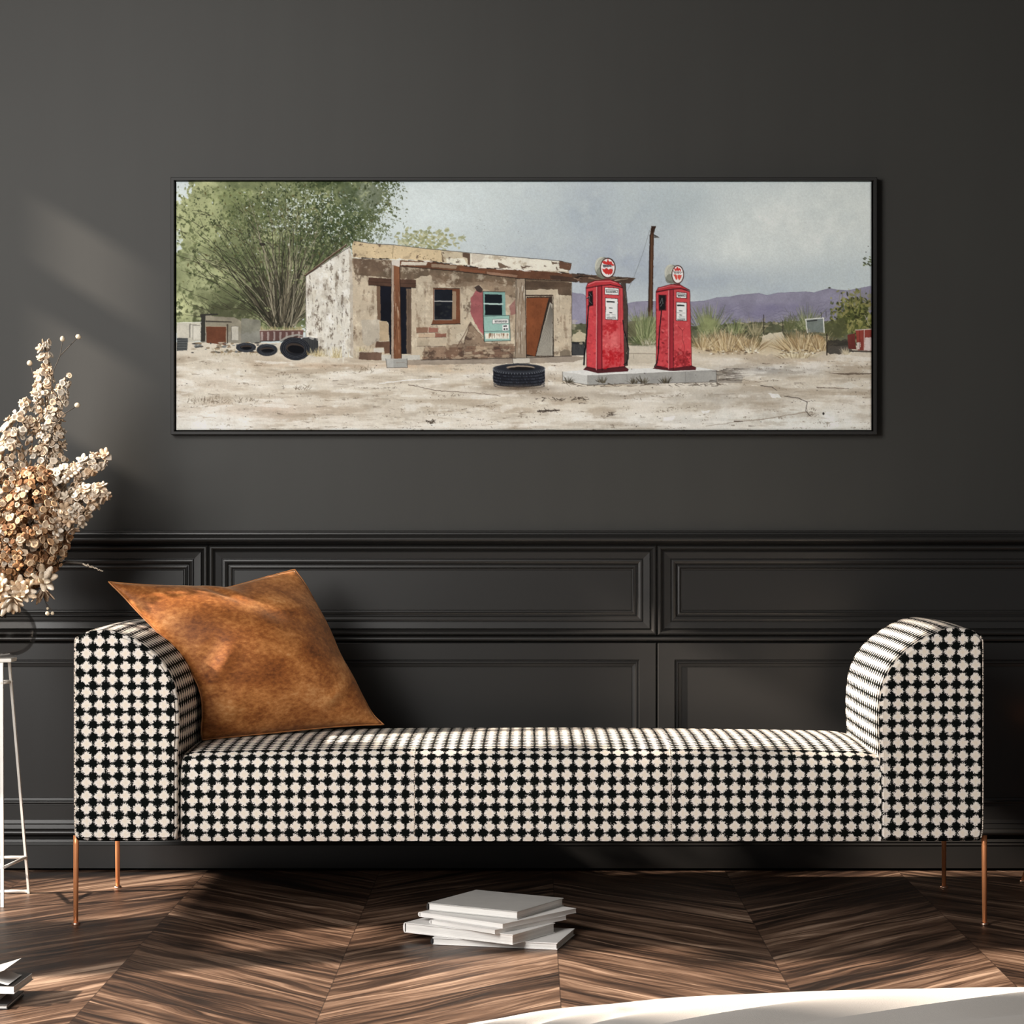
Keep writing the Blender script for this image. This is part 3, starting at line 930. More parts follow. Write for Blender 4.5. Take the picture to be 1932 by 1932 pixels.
def spray(label, path, rad, n, fr, pal, seed, flower=0.15, dd=0.0, yflat=0.8):
    """a dried spray: stem from the vase mouth, then florets round the path; path = [(px, py, depth)]"""
    r = random.Random(seed)
    pts = [P(x, y, d) for x, y, d in path]
    root = thing('dried_flower_spray', MOUTH, label, 'dried flowers', 'dried flower sprays in the glass vase')
    st = MB(); st.tube([Vector((0.010 * math.cos(seed), 0.010 * math.sin(seed), -0.055)), Vector((0.012 * math.cos(seed), 0.012 * math.sin(seed), 0.0))] + [p - MOUTH for p in pts], [0.0022, 0.0022] + [0.0018] * (len(pts) - 1) + [0.001], 6)
    st.build('stem', M_STEM, root)
    m = MB()
    L = [0.0]
    for a, b in zip(pts, pts[1:]): L.append(L[-1] + (b - a).length)
    wts = []
    for i in range(n):
        # florets spread in proportion to the girth
        while True:
            s = r.uniform(0, L[-1]); j = max(k for k in range(len(L)) if L[k] <= s); j = min(j, len(pts) - 2)
            f = (s - L[j]) / (L[j + 1] - L[j]); rr = rad[j] * (1 - f) + rad[j + 1] * f
            if r.uniform(0, max(rad)) < rr + 3: break
        p = pts[j].lerp(pts[j + 1], f); t = (pts[j + 1] - pts[j]).normalized()
        e1 = t.orthogonal().normalized(); e2 = t.cross(e1)
        a = r.uniform(0, 2 * math.pi)
        out = (e1 * math.cos(a) + e2 * math.sin(a)); out.y *= yflat
        q = rr * 6.38 / F_PX * r.uniform(0.35, 1.0) ** 0.7
        c = p + out * q
        ax = (out * 1.0 + t * 0.35 + rdir(r) * 0.55 + Vector((0, -0.55, 0.1))).normalized()
        col = r.choice(pal); b = r.uniform(0.82, 1.08); col = tuple(min(0.9, x * b) for x in col)
        sz = fr * r.uniform(0.65, 1.25) * 6.38 / F_PX
        if r.random() < flower:
            q4 = ax.to_track_quat('Z', 'Y')
            nn = r.choice((4, 5))
            for k in range(nn):
                an = 2 * math.pi * k / nn + r.uniform(-.2, .2)
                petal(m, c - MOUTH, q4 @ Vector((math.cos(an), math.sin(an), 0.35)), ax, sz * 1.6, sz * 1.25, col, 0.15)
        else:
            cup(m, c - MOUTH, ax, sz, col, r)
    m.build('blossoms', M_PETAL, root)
    return root

D = 6.38
spray('tallest cream spike of dried flowers, rising above all others in the glass vase', [(60, 1080, D), (82, 960, D), (88, 850, D), (86, 760, D), (83, 700, D), (86, 643, D)], [26, 40, 40, 26, 17, 11], 520, 6.3, CREAM, 1, 0.14)
spray('short dried flower tip branching right below the tallest spike', [(85, 900, D - .01), (100, 800, D - .02), (112, 745, D - .02), (133, 708, D - .02)], [20, 22, 13, 7], 140, 5.8, CREAM, 2, 0.1)
spray('pale dried flower plume bulging at the left side of the tallest spike', [(20, 1080, D - .02), (8, 960, D - .03), (16, 860, D - .03), (36, 790, D - .02), (55, 755, D - .01)], [30, 46, 34, 22, 10], 460, 6.4, CREAM, 3, 0.2)
spray('upper of two dried flower sprigs reaching right, ending in a thin pointed tip', [(70, 1020, D - .03), (95, 925, D - .04), (140, 893, D - .04), (175, 876, D - .04), (206, 857, D - .04)], [24, 34, 22, 17, 6], 230, 6.8, CREAM, 4, 0.2)
spray('lower of two dried flower sprigs reaching right, with a broad blunt end', [(70, 1060, D - .04), (105, 975, D - .06), (150, 950, D - .06), (185, 932, D - .06), (202, 925, D - .06)], [24, 40, 30, 22, 13], 240, 7.4, CREAM, 5, 0.4)
spray('dense tan mass of round dried blooms in the middle of the bouquet', [(30, 1110, D - .05), (48, 1030, D - .10), (62, 960, D - .09), (70, 890, D - .05)], [36, 58, 56, 34], 720, 6.4, TAN, 6, 0.05)
spray('dark tan dried blooms low at the right side of the bouquet', [(60, 1100, D - .02), (95, 1040, D - .05), (112, 985, D - .04)], [18, 32, 26], 300, 5.6, TAN, 7, 0.08)
spray('cream and tan dried blooms low at the left edge of the photo', [(0, 1110, D - .06), (-10, 1030, D - .10), (0, 950, D - .08), (10, 890, D - .05)], [32, 52, 50, 30], 480, 6.4, TAN + CREAM, 8, 0.1)
spray('dried flower plume on the far left side of the bouquet', [(-20, 1090, D), (-70, 980, D + .02), (-90, 880, D + .03), (-95, 790, D + .02)], [28, 42, 36, 10], 230, 7.6, CREAM, 9, 0.15)

def bloom(label, px, py, d, axis, ln, wd, n, pal, seed, droop=0.0):
    r = random.Random(seed)
    c = P(px, py, d)
    root = thing('dried_bloom', MOUTH, label, 'dried flower', 'large dried blooms at the mouth of the vase')
    st = MB(); st.tube([Vector((0.01 * math.sin(seed), -0.01, -0.05)), Vector((0.008 * math.sin(seed), -0.012, 0.0)), c - MOUTH], [0.002, 0.002, 0.002], 6); st.build('stem', M_STEM, root)
    m = MB(); q = axis.normalized().to_track_quat('Z', 'Y'); k0 = 6.3 / F_PX
    for ring, (cnt, el, sc) in enumerate(((n, 0.30, 1.0), (max(4, n - 3), 0.9, 0.78))):
        for k in range(cnt):
            an = 2 * math.pi * (k + 0.5 * ring) / cnt + r.uniform(-.18, .18)
            dv = q @ Vector((math.cos(an), math.sin(an), el)); dv.z -= droop
            b = r.uniform(0.85, 1.1); col = tuple(min(0.9, x * b) for x in r.choice(pal))
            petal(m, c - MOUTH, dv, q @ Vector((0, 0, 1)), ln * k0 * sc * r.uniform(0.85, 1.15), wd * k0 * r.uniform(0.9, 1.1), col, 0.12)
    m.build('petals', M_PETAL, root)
    h = MB(); h.ball(c - MOUTH + axis.normalized() * 0.004, 0.0045, 8, 6); h.build('flower_centre', M_BUD, root)
    return root
PET = [(0.78, 0.66, 0.52), (0.72, 0.56, 0.40), (0.80, 0.70, 0.58), (0.62, 0.44, 0.28)]
bloom('large dried bloom with pointed tan petals just above the vase mouth', 40, 1116, 6.26, Vector((0.1, -1, 0.25)), 33, 13, 11, PET, 21)
bloom('dried bloom with thick blunt petals at the right of the vase mouth', 82, 1094, 6.28, Vector((0.4, -1, 0.35)), 27, 15, 7, PET, 22)
bloom('dried bloom with drooping petals hanging over the glass of the vase', 22, 1128, 6.24, Vector((0.1, -0.8, -0.5)), 34, 13, 8, PET, 23, 0.5)
bloom('dried bloom hanging down at the far right below the others', 82, 1108, 6.30, Vector((0.2, -0.5, -1.0)), 34, 10, 6, [(0.50, 0.38, 0.28), (0.62, 0.48, 0.36)], 24, 0.7)
bloom('dried bloom at the left edge of the photo above the vase', 0, 1110, 6.25, Vector((-0.2, -1, 0.2)), 30, 13, 9, PET, 25)

def bud_stem(label, path, balls, seed, flat=0.8):
    root = thing('bud_stem', MOUTH, label, 'dried flower', 'thin stems with round buds')
    m = MB()
    for p in path:
        pts = [P(*q) - MOUTH for q in p]
        m.tube(pts, [0.0013] * (len(pts) - 1) + [0.0009], 6)
    m.build('stem', M_STEM, root)
    for (x, y, d, r, ax) in balls:
        b = MB(); b.ball(P(x, y, d) - MOUTH, r * d / F_PX, 12, 8, ax, flat); b.build('bud', M_BUD, root)
bud_stem('forked thin stem carrying two pale buds beside the top of the tallest spike', [[(30, 1125, D), (70, 900, D - .02), (102, 697, D - .03), (114, 670, D - .03), (118, 643, D - .03)], [(114, 671, D - .03), (130, 654, D - .03), (146, 638, D - .03)]],
         [(118, 639.5, D - .03, 5.6, Vector((1, 0, 0.1))), (148, 635.5, D - .03, 5.6, Vector((0.5, -0.3, 1)))], 1)
bud_stem('curved thin stem with one pale bud standing out right at mid height', [[(32, 1125, D), (75, 930, D - .03), (100, 802, D - .05), (122, 780, D - .05), (144, 767, D - .05)]], [(146, 764.5, D - .05, 5.6, Vector((0, -0.2, 1)))], 2, 0.85)
bud_stem('thin stem with one pale bud left of the tallest spike', [[(25, 1125, D), (60, 850, D + .05), (72, 740, D + .04), (58, 690, D + .03)]], [(56, 685, D + .03, 5.4, Vector((1, 0, 0)))], 3, 0.95)
bud_stem('drooping bead twig with two pale beads beside the vase', [[(40, 1125, D - .05), (80, 1120, D - .08), (88, 1141, D - .08), (89, 1156, D - .08)], [(87, 1138, D - .08), (96, 1150, D - .08), (99, 1155, D - .08)]],
         [(89.5, 1157.5, D - .08, 4.2, Vector((0, 1, 0))), (99, 1157, D - .08, 3.6, Vector((1, 0, 0))), (90, 1148, D - .08, 2.8, Vector((0, 0, 1)))], 4, 0.9)
def grass():
    root = thing('dried_grass_blade', MOUTH, 'dark blade of dried grass with a seeded tip pointing right above the pillow', 'dried flower', None)
    m = MB()
    pts = [P(50, 1120, D), P(95, 1070, D - .02), P(125, 1060, D - .02), P(155, 1063, D - .02), P(180, 1071, D - .02), P(196, 1079, D - .02)]
    m.tube([p - MOUTH for p in pts], [0.002, 0.003, 0.0045, 0.003, 0.0015, 0.0006], 6); m.build('blade', M_STEM, root)
    s = MB(); rg = random.Random(5)
    for i in range(26):
        f = i / 25; p = P(157 + 37 * f, 1063.5 + 14.5 * f + rg.uniform(-2.5, 2.0) * (1 - .6 * f), D - .025)
        s.ball(p - MOUTH, 0.0021 * (1.15 - .5 * f), 6, 5, None, 1.0, col=(0.6, 0.52, 0.42))
    s.build('seeds', M_PETAL, root)
grass()

# ------------------------------------------------------------------ framed painting, painted stroke by stroke on a fine canvas mesh
def paint():
    SS = 2; W0, H0 = 1312, 470; X0, Y0 = 332.5, 342.5
    Wd, Hg = W0 * SS, H0 * SS
    rs = np.random.RandomState(5)
    r = random.Random(9)
    def vn(cell, seed, sx=1.0):
        g = np.random.RandomState(seed)
        cw = cell * SS * sx; ch = cell * SS
        gw = int(Wd / cw) + 3; gh = int(Hg / ch) + 3
        a = g.rand(gh, gw).astype(np.float32)
        xs = np.arange(Wd) / cw; ys = np.arange(Hg) / ch
        xi = xs.astype(int); yi = ys.astype(int); fx_ = xs - xi; fy_ = ys - yi
        fx_ = (fx_ * fx_ * (3 - 2 * fx_)).astype(np.float32); fy_ = (fy_ * fy_ * (3 - 2 * fy_)).astype(np.float32)[:, None]
        r0 = a[yi]; r1 = a[yi + 1]
        top = r0[:, xi] * (1 - fx_) + r0[:, xi + 1] * fx_
        bot = r1[:, xi] * (1 - fx_) + r1[:, xi + 1] * fx_
        return top * (1 - fy_) + bot * fy_
    def fbm(cell, seed, o=4, sx=1.0):
        t = 0; a = 1.0; s = 0
        for k in range(o):
            t = t + a * vn(max(0.6, cell / 2 ** k), seed + k * 17, sx); s += a; a *= 0.55
        return t / s
    NA = fbm(60, 1); NB = fbm(22, 2); NC = fbm(7, 3, 3); ND = fbm(2.2, 4, 2); NS = fbm(16, 5, 4, 5.0); NF = vn(1.0, 6)
    WX = (NC - .5) * 2; WY = (fbm(7, 30, 3) - .5) * 2
    img = np.zeros((Hg, Wd, 3), np.float32)
    C = lambda *c: np.array(c, np.float32) / 255.0
    XX, YY = np.meshgrid(np.arange(Wd, dtype=np.float32) / SS + X0, np.arange(Hg, dtype=np.float32) / SS + Y0)
    def box_(x0, y0, x1, y1):
        a = max(0, int((x0 - X0) * SS)); b = min(Wd, int((x1 - X0) * SS) + 2); c = max(0, int((y0 - Y0) * SS)); d = min(Hg, int((y1 - Y0) * SS) + 2)
        return (slice(c, d), slice(a, b)) if b > a and d > c else None
    def lay(sl, m, col, var=0.0, nz=None):
        col = np.array(col, np.float32)
        c = col[None, None, :] if col.ndim == 1 else col
        if var: c = c * (1 + var * 2 * ((NB if nz is None else nz)[sl] - .5))[..., None]
        img[sl] = img[sl] * (1 - m[..., None]) + c * m[..., None]
    def mask_poly(pts, rough=0.8):
        xs = [p[0] for p in pts]; ys = [p[1] for p in pts]
        sl = box_(min(xs) - 2 - rough, min(ys) - 2 - rough, max(xs) + 2 + rough, max(ys) + 2 + rough)
        if sl is None: return None, None
        X = XX[sl] + WX[sl] * rough; Y = YY[sl] + WY[sl] * rough
        ins = np.zeros(X.shape, bool)
        for (xa, ya), (xb, yb) in zip(pts, pts[1:] + pts[:1]):
            if ya == yb: continue
            ins ^= ((ya > Y) != (yb > Y)) & (X < (xb - xa) * (Y - ya) / (yb - ya) + xa)
        return sl, ins.astype(np.float32)
    def poly(pts, col, a=1.0, rough=0.8, var=0.07, blot=0.0):
        sl, m = mask_poly(pts, rough)
        if sl is None: return
        m = m * a
        if blot: m = m * np.clip((NC[sl] * .6 + NB[sl] * .4 - .5) * 6 + 1 - blot * 1.0, 0, 1)
        lay(sl, m, col, var)
    def wash(x, y, rx, ry, col, a=0.5, nz=0.6):
        sl = box_(x - 2.2 * rx, y - 2.2 * ry, x + 2.2 * rx, y + 2.2 * ry)
        if sl is None: return
        q = ((XX[sl] - x) / rx) ** 2 + ((YY[sl] - y) / ry) ** 2
        m = np.exp(-q) * (1 - nz + nz * 2 * NA[sl] * NB[sl] * 2)
        lay(sl, np.clip(m * a, 0, 1), col, 0.03)
    def line(pts, w0, w1, col, a=1.0, rough=0.5, dash=0.0):
        n = len(pts) - 1
        for i, ((xa, ya), (xb, yb)) in enumerate(zip(pts, pts[1:])):
            wa = w0 + (w1 - w0) * i / n; wb = w0 + (w1 - w0) * (i + 1) / n; wm = max(wa, wb) + 1 + rough
            sl = box_(min(xa, xb) - wm, min(ya, yb) - wm, max(xa, xb) + wm, max(ya, yb) + wm)
            if sl is None: continue
            X = XX[sl] + WX[sl] * rough; Y = YY[sl] + WY[sl] * rough
            dx, dy = xb - xa, yb - ya; l2 = dx * dx + dy * dy + 1e-6
            t = np.clip(((X - xa) * dx + (Y - ya) * dy) / l2, 0, 1)
            dd = np.hypot(X - xa - t * dx, Y - ya - t * dy)
            w = (wa + (wb - wa) * t) / 2
            m = np.clip((w - dd) * SS + .5, 0, 1) * a
            if dash: m = m * (NC[sl] > dash)
            lay(sl, m, col)
    def blob(x, y, rx, ry, an, col, a=1.0):
        q = max(rx, ry) + 1
        sl = box_(x - q, y - q, x + q, y + q)
        if sl is None: return
        c, s = math.cos(an), math.sin(an)
        X = XX[sl] - x + WX[sl] * .5; Y = YY[sl] - y + WY[sl] * .5
        u = (X * c + Y * s) / rx; v = (-X * s + Y * c) / ry
        lay(sl, np.clip((1 - np.hypot(u, v)) * min(rx, ry) * SS + .5, 0, 1) * a, col)
    def Z(o, k): return lambda *p: [((p[i]) / k + o[0], p[i + 1] / k + o[1]) for i in range(0, len(p), 2)]
    z1 = Z((310, 320), 3.788); z2 = Z((700, 400), 3.943); z3 = Z((1050, 400), 5.52); z4 = Z((1250, 320), 3.788)
    INK = C(32, 27, 24)
    NV = fbm(26, 8, 4, .22); NH = fbm(8, 9, 4, 3.0)
    def grime(pts, col, thr=.55, amt=.6, nz=None, k=9):
        sl, mm = mask_poly(pts, .6); f = (NV if nz is None else nz)[sl] * .6 + NC[sl] * .25 + ND[sl] * .15
        lay(sl, mm * np.clip((f - thr) * k, 0, 1) * amt, col, .1)

    # sky
    sky = C(199, 206, 203)[None, None, :] + (NA - .5)[..., None] * C(26, 22, 18)
    img[:] = sky
    for a in ((850, 400, 130, 60, C(208, 216, 214), .7), (1150, 400, 180, 70, C(168, 178, 184), .75), (1000, 500, 160, 70, C(170, 178, 183), .7), (1290, 390, 70, 50, C(170, 181, 184), .7), (1180, 500, 130, 60, C(160, 168, 180), .7),
              (1350, 530, 160, 36, C(160, 170, 180), .8), (1560, 520, 110, 40, C(180, 190, 194), .6), (1500, 420, 150, 60, C(214, 217, 211), .9), (1400, 470, 90, 40, C(210, 214, 209), .7), (1600, 380, 90, 60, C(209, 213, 206), .7),
              (1110, 360, 60, 24, C(172, 180, 186), .5), (1440, 565, 120, 20, C(170, 180, 188), .6), (1120, 585, 60, 30, C(160, 164, 182), .8)): wash(*a[:4], a[4], a[5])
    # mountains
    mt = z3(160, 840, 280, 860, 330, 900) + z3(730, 955, 830, 935, 1000, 932) + z4(205, 945, 300, 940, 385, 915, 470, 912, 560, 895, 690, 885, 740, 900, 830, 882, 1020, 874, 1080, 880, 1190, 850, 1240, 860, 1330, 865, 1490, 832)
    poly(mt + [(1660, 625), (1075, 625)], C(139, 134, 153), 1, 1.2, 0.12)
    for k in range(60):
        x = r.uniform(1300, 1640); y = 606 - r.uniform(2, 44) * (x - 1180) / 450
        pts = [(x, y)]
        for q in range(5): pts.append((pts[-1][0] + r.uniform(3, 10), pts[-1][1] + r.uniform(-4.5, 3)))
        if min(p[1] for p in pts) > 560 - (x - 1300) * .04: line(pts, .8, .5, C(95, 90, 112), .5)
    for i in range(14):
        x = r.uniform(1310, 1600); wash(x, r.uniform(575, 600), 24, 6, C(118, 112, 142), .35)
    line(mt, .9, .9, C(104, 98, 122), .6)
    # distant scrub
    poly([(1075, 612), (1180, 610), (1300, 616), (1430, 608), (1644, 604), (1660, 660), (1075, 660)], C(92, 94, 70), 1, 2.5, 0.3)
    # ground
    poly([(330, 645), (600, 648), (1080, 652), (1330, 655), (1660, 652), (1660, 830), (330, 830)], C(206, 193, 173), 1, 1.5, 0.05)
    g = box_(330, 640, 1660, 830); gm = np.clip((YY[g] - 662) / 20, 0, 1)
    t = np.clip((YY[g] - 690) / 120, 0, 1)
    lay(g, gm * .75 * t * (0.4 + NA[g]), C(222, 213, 198))
    lay(g, gm * np.clip((NS[g] - .52) * 5, 0, .6), C(168, 148, 124))
    lay(g, gm * np.clip((.42 - NS[g]) * 6, 0, .6), C(226, 216, 202))
    for a in ((500, 775, 150, 18, C(200, 176, 155), .5), (400, 800, 90, 20, C(228, 222, 212), .8), (420, 725, 130, 14, C(214, 200, 182), .6), (820, 770, 170, 18, C(190, 176, 156), .5), (1350, 750, 150, 22, C(176, 170, 160), .6),
              (1480, 790, 160, 18, C(216, 213, 204), .9), (1560, 800, 110, 16, C(224, 222, 213), .9), (1250, 795, 180, 14, C(205, 200, 190), .7), (1450, 700, 120, 10, C(140, 136, 132), .55), (950, 705, 120, 8, C(226, 220, 212), .7),
              (860, 700, 80, 6, C(205, 180, 148), .7), (1000, 745, 120, 7, C(150, 130, 108), .5), (1150, 745, 120, 9, C(160, 146, 128), .6), (700, 690, 220, 5, C(190, 160, 130), .6), (1560, 680, 100, 8, C(206, 186, 160), .7)): wash(*a[:4], a[4], a[5])
    # left tree: washes of foliage
    T = box_(330, 340, 760, 640)
    Xt, Yt = XX[T], YY[T]
    xb = np.interp(Yt, [343, 380, 420, 450, 470, 520, 640], [742, 738, 722, 708, 672, 640, 585])
    edge = (xb - Xt) / 20 + (NC[T] - .5) * 4.0 + (ND[T] - .5) * 4.5
    hole = np.hypot((Xt - 338) / 26, (Yt - 350) / 34) + (NC[T] - .5) * 1.4; hole2 = np.hypot((Xt - 333) / 12, (Yt - 458) / 22) + (NC[T] - .5) * 1.6
    m = np.clip(edge * 2, 0, 1) * np.clip((hole - .75) * 8, 0, 1) * np.clip((hole2 - .75) * 8, 0, 1) * np.clip((628 - Yt + 12 * (NC[T] - .5)) / 4, 0, 1)
    q = np.clip((Xt - 340) / 300, 0, 1)[..., None]
    col = C(160, 163, 114) * (1 - q) + C(112, 120, 80) * q
    col = col + (NA[T] - .5)[..., None] * C(150, 140, 110) + (NB[T] - .5)[..., None] * C(50, 48, 36)
    lay(T, m, np.clip(col, 0.1, .8))
    for a in ((470, 400, 60, 30, C(96, 104, 62), .6), (640, 420, 55, 50, C(54, 68, 40), .85), (670, 380, 46, 40, C(82, 94, 66), .7), (600, 450, 60, 60, C(60, 72, 44), .6), (700, 370, 34, 30, C(128, 134, 112), .7), (420, 560, 70, 30, C(84, 88, 58), .6),
              (440, 590, 90, 22, C(66, 66, 46), .7), (510, 560, 60, 50, C(72, 76, 50), .6), (380, 420, 60, 60, C(164, 168, 116), .55), (370, 520, 50, 50, C(150, 154, 110), .5), (600, 540, 30, 50, C(92, 102, 56), .7), (440, 370, 50, 20, C(150, 158, 100), .5)):
        sl = box_(a[0] - 2 * a[2], a[1] - 2 * a[3], a[0] + 2 * a[2], a[1] + 2 * a[3])
        qq = ((XX[sl] - a[0]) / a[2]) ** 2 + ((YY[sl] - a[1]) / a[3]) ** 2
        mm = np.clip((np.exp(-qq) + (NC[sl] - .5) * .8 + (NB[sl] - .5) * .6 - .38) * 5, 0, 1) * a[5]
        xb_ = np.interp(YY[sl], [343, 380, 420, 450, 470, 520, 640], [742, 738, 722, 708, 672, 640, 585])
        mm = mm * np.clip(((xb_ - XX[sl]) / 20 + (NC[sl] - .5) * 4 + (ND[sl] - .5) * 4.5) * 2, 0, 1)
        lay(sl, mm, a[4], .1)
    mk1 = m * np.clip((NC[T] - .53) * 9, 0, 1) * np.clip((NB[T] - .38) * 5, 0, 1)
    lay(T, mk1 * .55, C(72, 80, 46), .2); lay(T, m * np.clip((ND[T] * .5 + NC[T] * .5 - .57) * 16, 0, 1) * np.clip((NA[T] - .35) * 4, 0, 1) * .6, C(58, 64, 38), .2)
    lay(T, m * np.clip((.44 - NC[T]) * 10, 0, 1) * np.clip((NB[T] - .42) * 5, 0, 1) * .5, C(172, 174, 128), .1)
    gsk = np.exp(-((Xt - 575) / 90) ** 2 - ((Yt - 405) / 46) ** 2) + .5 * np.exp(-((Xt - 680) / 50) ** 2 - ((Yt - 440) / 24) ** 2)
    lay(T, m * np.clip((ND[T] * .55 + NC[T] * .45 - .60 + .10 * (gsk - .6)) * 30, 0, 1) * np.clip(gsk * 2, 0, 1) * .9, C(206, 213, 206))
    for i in range(1900):
        an = r.uniform(0, 6.28); x = 540 + 190 * r.gauss(0, .5); y = 440 + 95 * r.gauss(0, .62)
        if not (334 < x < 745 and 344 < y < 618): continue
        if x > np.interp(y, [343, 420, 470, 620], [752, 745, 690, 590]): continue
        c = r.choice([C(58, 68, 38), C(78, 88, 50), C(46, 52, 32), C(120, 126, 82), C(88, 80, 44), C(66, 74, 46)])
        blob(x, y, r.uniform(1.2, 3.8), r.uniform(.7, 1.8), an, c, r.uniform(.4, .9))
    for i in range(150):
        x = r.gauss(560, 80); y = r.gauss(410, 45)
        if x < 742 and 345 < y < 560: blob(x, y, r.uniform(.6, 3.2), r.uniform(.5, 1.4), r.uniform(0, 3), C(208, 214, 206), r.uniform(.5, .95))
    for i in range(120):
        x = r.uniform(690, 770); y = r.uniform(345, 470); blob(x, y, r.uniform(.8, 3.2), r.uniform(.5, 1.5), r.uniform(0, 3), r.choice([C(98, 106, 80), C(130, 136, 110), C(72, 80, 52)]), .7)
    # branches fanning from the planter
    for i in range(260):
        bx = 508 + 48 * r.random(); by = r.uniform(606, 618)
        th = math.radians(-90 + (bx - 532) * 1.1 + r.gauss(0, 15)); ln = r.uniform(70, 265) * (1 - .25 * abs(th + 1.57))
        pts = [(bx, by)]; n = 9; cv = (bx - 532) / 24 * .035 + r.uniform(-.07, .07)
        for k in range(n):
            th += cv + r.uniform(-.11, .11); pts.append((pts[-1][0] + math.cos(th) * ln / n, pts[-1][1] + math.sin(th) * ln / n))
        c = r.choice([C(44, 40, 32), C(56, 52, 40), C(78, 70, 56), C(110, 100, 80), C(150, 140, 116), C(40, 40, 30)])
        line(pts, r.uniform(1.2, 3.0), .4, c, r.uniform(.55, .95), .9)
    for i in range(420):
        x = 560 + r.gauss(0, 100); y = r.gauss(410, 60)
        if not (336 < x < np.interp(y, [343, 420, 470, 620], [742, 728, 664, 580]) and 345 < y < 600): continue
        c = r.choice([C(62, 72, 42), C(88, 98, 58), C(120, 128, 84), C(48, 56, 34), C(150, 154, 106)])
        for k in range(r.randint(2, 6)): blob(x + r.gauss(0, 5), y + r.gauss(0, 4), r.uniform(1, 3), r.uniform(.7, 1.7), r.uniform(0, 3), c, r.uniform(.5, .9))
    for i in range(60):
        x, y = r.uniform(345, 520), r.uniform(400, 600); th = r.uniform(-2.9, -2.2); pts = [(x, y)]
        for k in range(4): th += r.uniform(-.3, .3); pts.append((pts[-1][0] + math.cos(th) * 9, pts[-1][1] + math.sin(th) * 7))
        line(pts, 1.4, .4, C(52, 48, 36), .8)
    wash(500, 520, 9, 6, C(34, 28, 26), 0); blob(495, 461, 6, 3, 0.1, C(40, 36, 32), .8)
    # left background yard
    poly(z1(90, 1095, 265, 1092, 265, 1225, 90, 1240), C(190, 182, 164), 1, .8, .12); poly(z1(265, 1040, 500, 1060, 550, 1080, 550, 1240, 265, 1235), C(140, 130, 112), .9, 1.5, .2)
    poly(z1(550, 1060, 690, 1080, 690, 1240, 550, 1240), C(120, 116, 104), .9, 1.5, .25); poly(z1(300, 1120, 445, 1122, 442, 1255, 302, 1238), C(106, 60, 40), 1, .8, .15)
    line(z1(300, 1120, 445, 1122, 442, 1255), 1.2, 1, C(190, 175, 150), .7)
    poly(z1(262, 1045, 295, 1045, 292, 1230, 262, 1230), C(48, 46, 42), .95, .8); line(z1(262, 1040, 380, 1035), 4, 3, C(46, 44, 40), .9); line(z1(300, 1085, 480, 1090), 3, 2, C(56, 50, 44), .85); line(z1(452, 1110, 452, 1240), 3, 2, C(60, 50, 42), .8)
    for p in ((180, 1110, 230, 1200), (205, 1115, 255, 1215), (480, 1120, 530, 1220)): poly(z1(p[0], p[1], p[2], p[1], p[2], p[3], p[0], p[3]), C(206, 198, 182), .7, .8); line(z1(p[0], p[3], p[0], p[1], p[2], p[1]), .8, .8, INK, .6)
    line(z1(90, 1095, 265, 1092), 1.2, 1.2, C(226, 222, 208), .9); line(z1(185, 1100, 185, 1200), .9, .9, INK, .6)
    poly(z1(90, 1205, 170, 1205, 165, 1292, 90, 1296), C(72, 74, 74), 1, .5, .15)
    for k in range(4): line(z1(90, 1222 + k * 17, 168, 1220 + k * 17), .7, .7, C(128, 130, 126), .7)
    for i in range(80): blob(*z1(r.uniform(170, 680), r.uniform(1235, 1310))[0], r.uniform(1.5, 6), r.uniform(.8, 2.2), 0, r.choice([C(58, 50, 42), C(206, 196, 178), C(132, 110, 84), C(40, 38, 38), C(96, 100, 102)]), .8)
    for i in range(220): line([(x := r.uniform(400, 640), y := r.uniform(660, 672)), (x + r.uniform(-2, 2), y - r.uniform(2, 5))], .7, .4, C(150, 128, 84), .7)
    # planter, barrel, tyres
    poly(z1(682, 1150, 996, 1146, 990, 1205, 830, 1222, 688, 1228), C(104, 72, 66), 1, .6, .2)
    for k in range(7): x = 690 + k * 44; poly(z1(x, 1160, x + 16, 1160, x + 14, 1222, x + 2, 1222), C(196, 186, 178), .55, 1.2)
    line(z1(682, 1150, 996, 1146), 1.6, 1.6, C(200, 186, 170), .8); line(z1(684, 1228, 830, 1224), 1.5, 1.5, INK, .8)
    for i in range(130): x, y = z1(r.uniform(690, 985), 1148)[0]; line([(x, y), (x + r.uniform(-3, 3), y - r.uniform(2, 8))], .8, .4, r.choice([C(196, 180, 138), C(150, 130, 90)]), .8)
    poly(z1(985, 1200, 1098, 1198, 1102, 1310, 1040, 1318, 985, 1310), C(60, 60, 60), 1, .5, .2)
    for k in range(9): line(z1(1000 + k * 12, 1205, 1002 + k * 12, 1312), .7, .7, C(30, 30, 32), .7)
    line(z1(975, 1202, 1040, 1194, 1100, 1202), 1.6, 1.6, C(170, 172, 168), .8)
    def tyre(cx, cy, rx, ry, an, hx, hy, fn):
        (x, y), = fn(cx, cy); k = 3.788
        blob(x, y, rx / k, ry / k, an, C(30, 31, 36)); 
        for s in (.92, .78, .66): 
            pts = [(x + math.cos(a) * rx / k * s * math.cos(an) - math.sin(a) * ry / k * s * math.sin(an), y + math.cos(a) * rx / k * s * math.sin(an) + math.sin(a) * ry / k * s * math.cos(an)) for a in [6.283 * i / 20 for i in range(21)]]
            line(pts, .9, .9, C(84, 88, 94), .55)
        blob(x, y - 1, hx / k, hy / k, an, C(60, 50, 44)); blob(x + 1.5, y + 1, hx / k * .9, hy / k * .8, an, C(14, 14, 18))
    tyre(585, 1272, 72, 34, 0, 38, 12, z1); tyre(735, 1290, 74, 44, 0, 50, 14, z1)
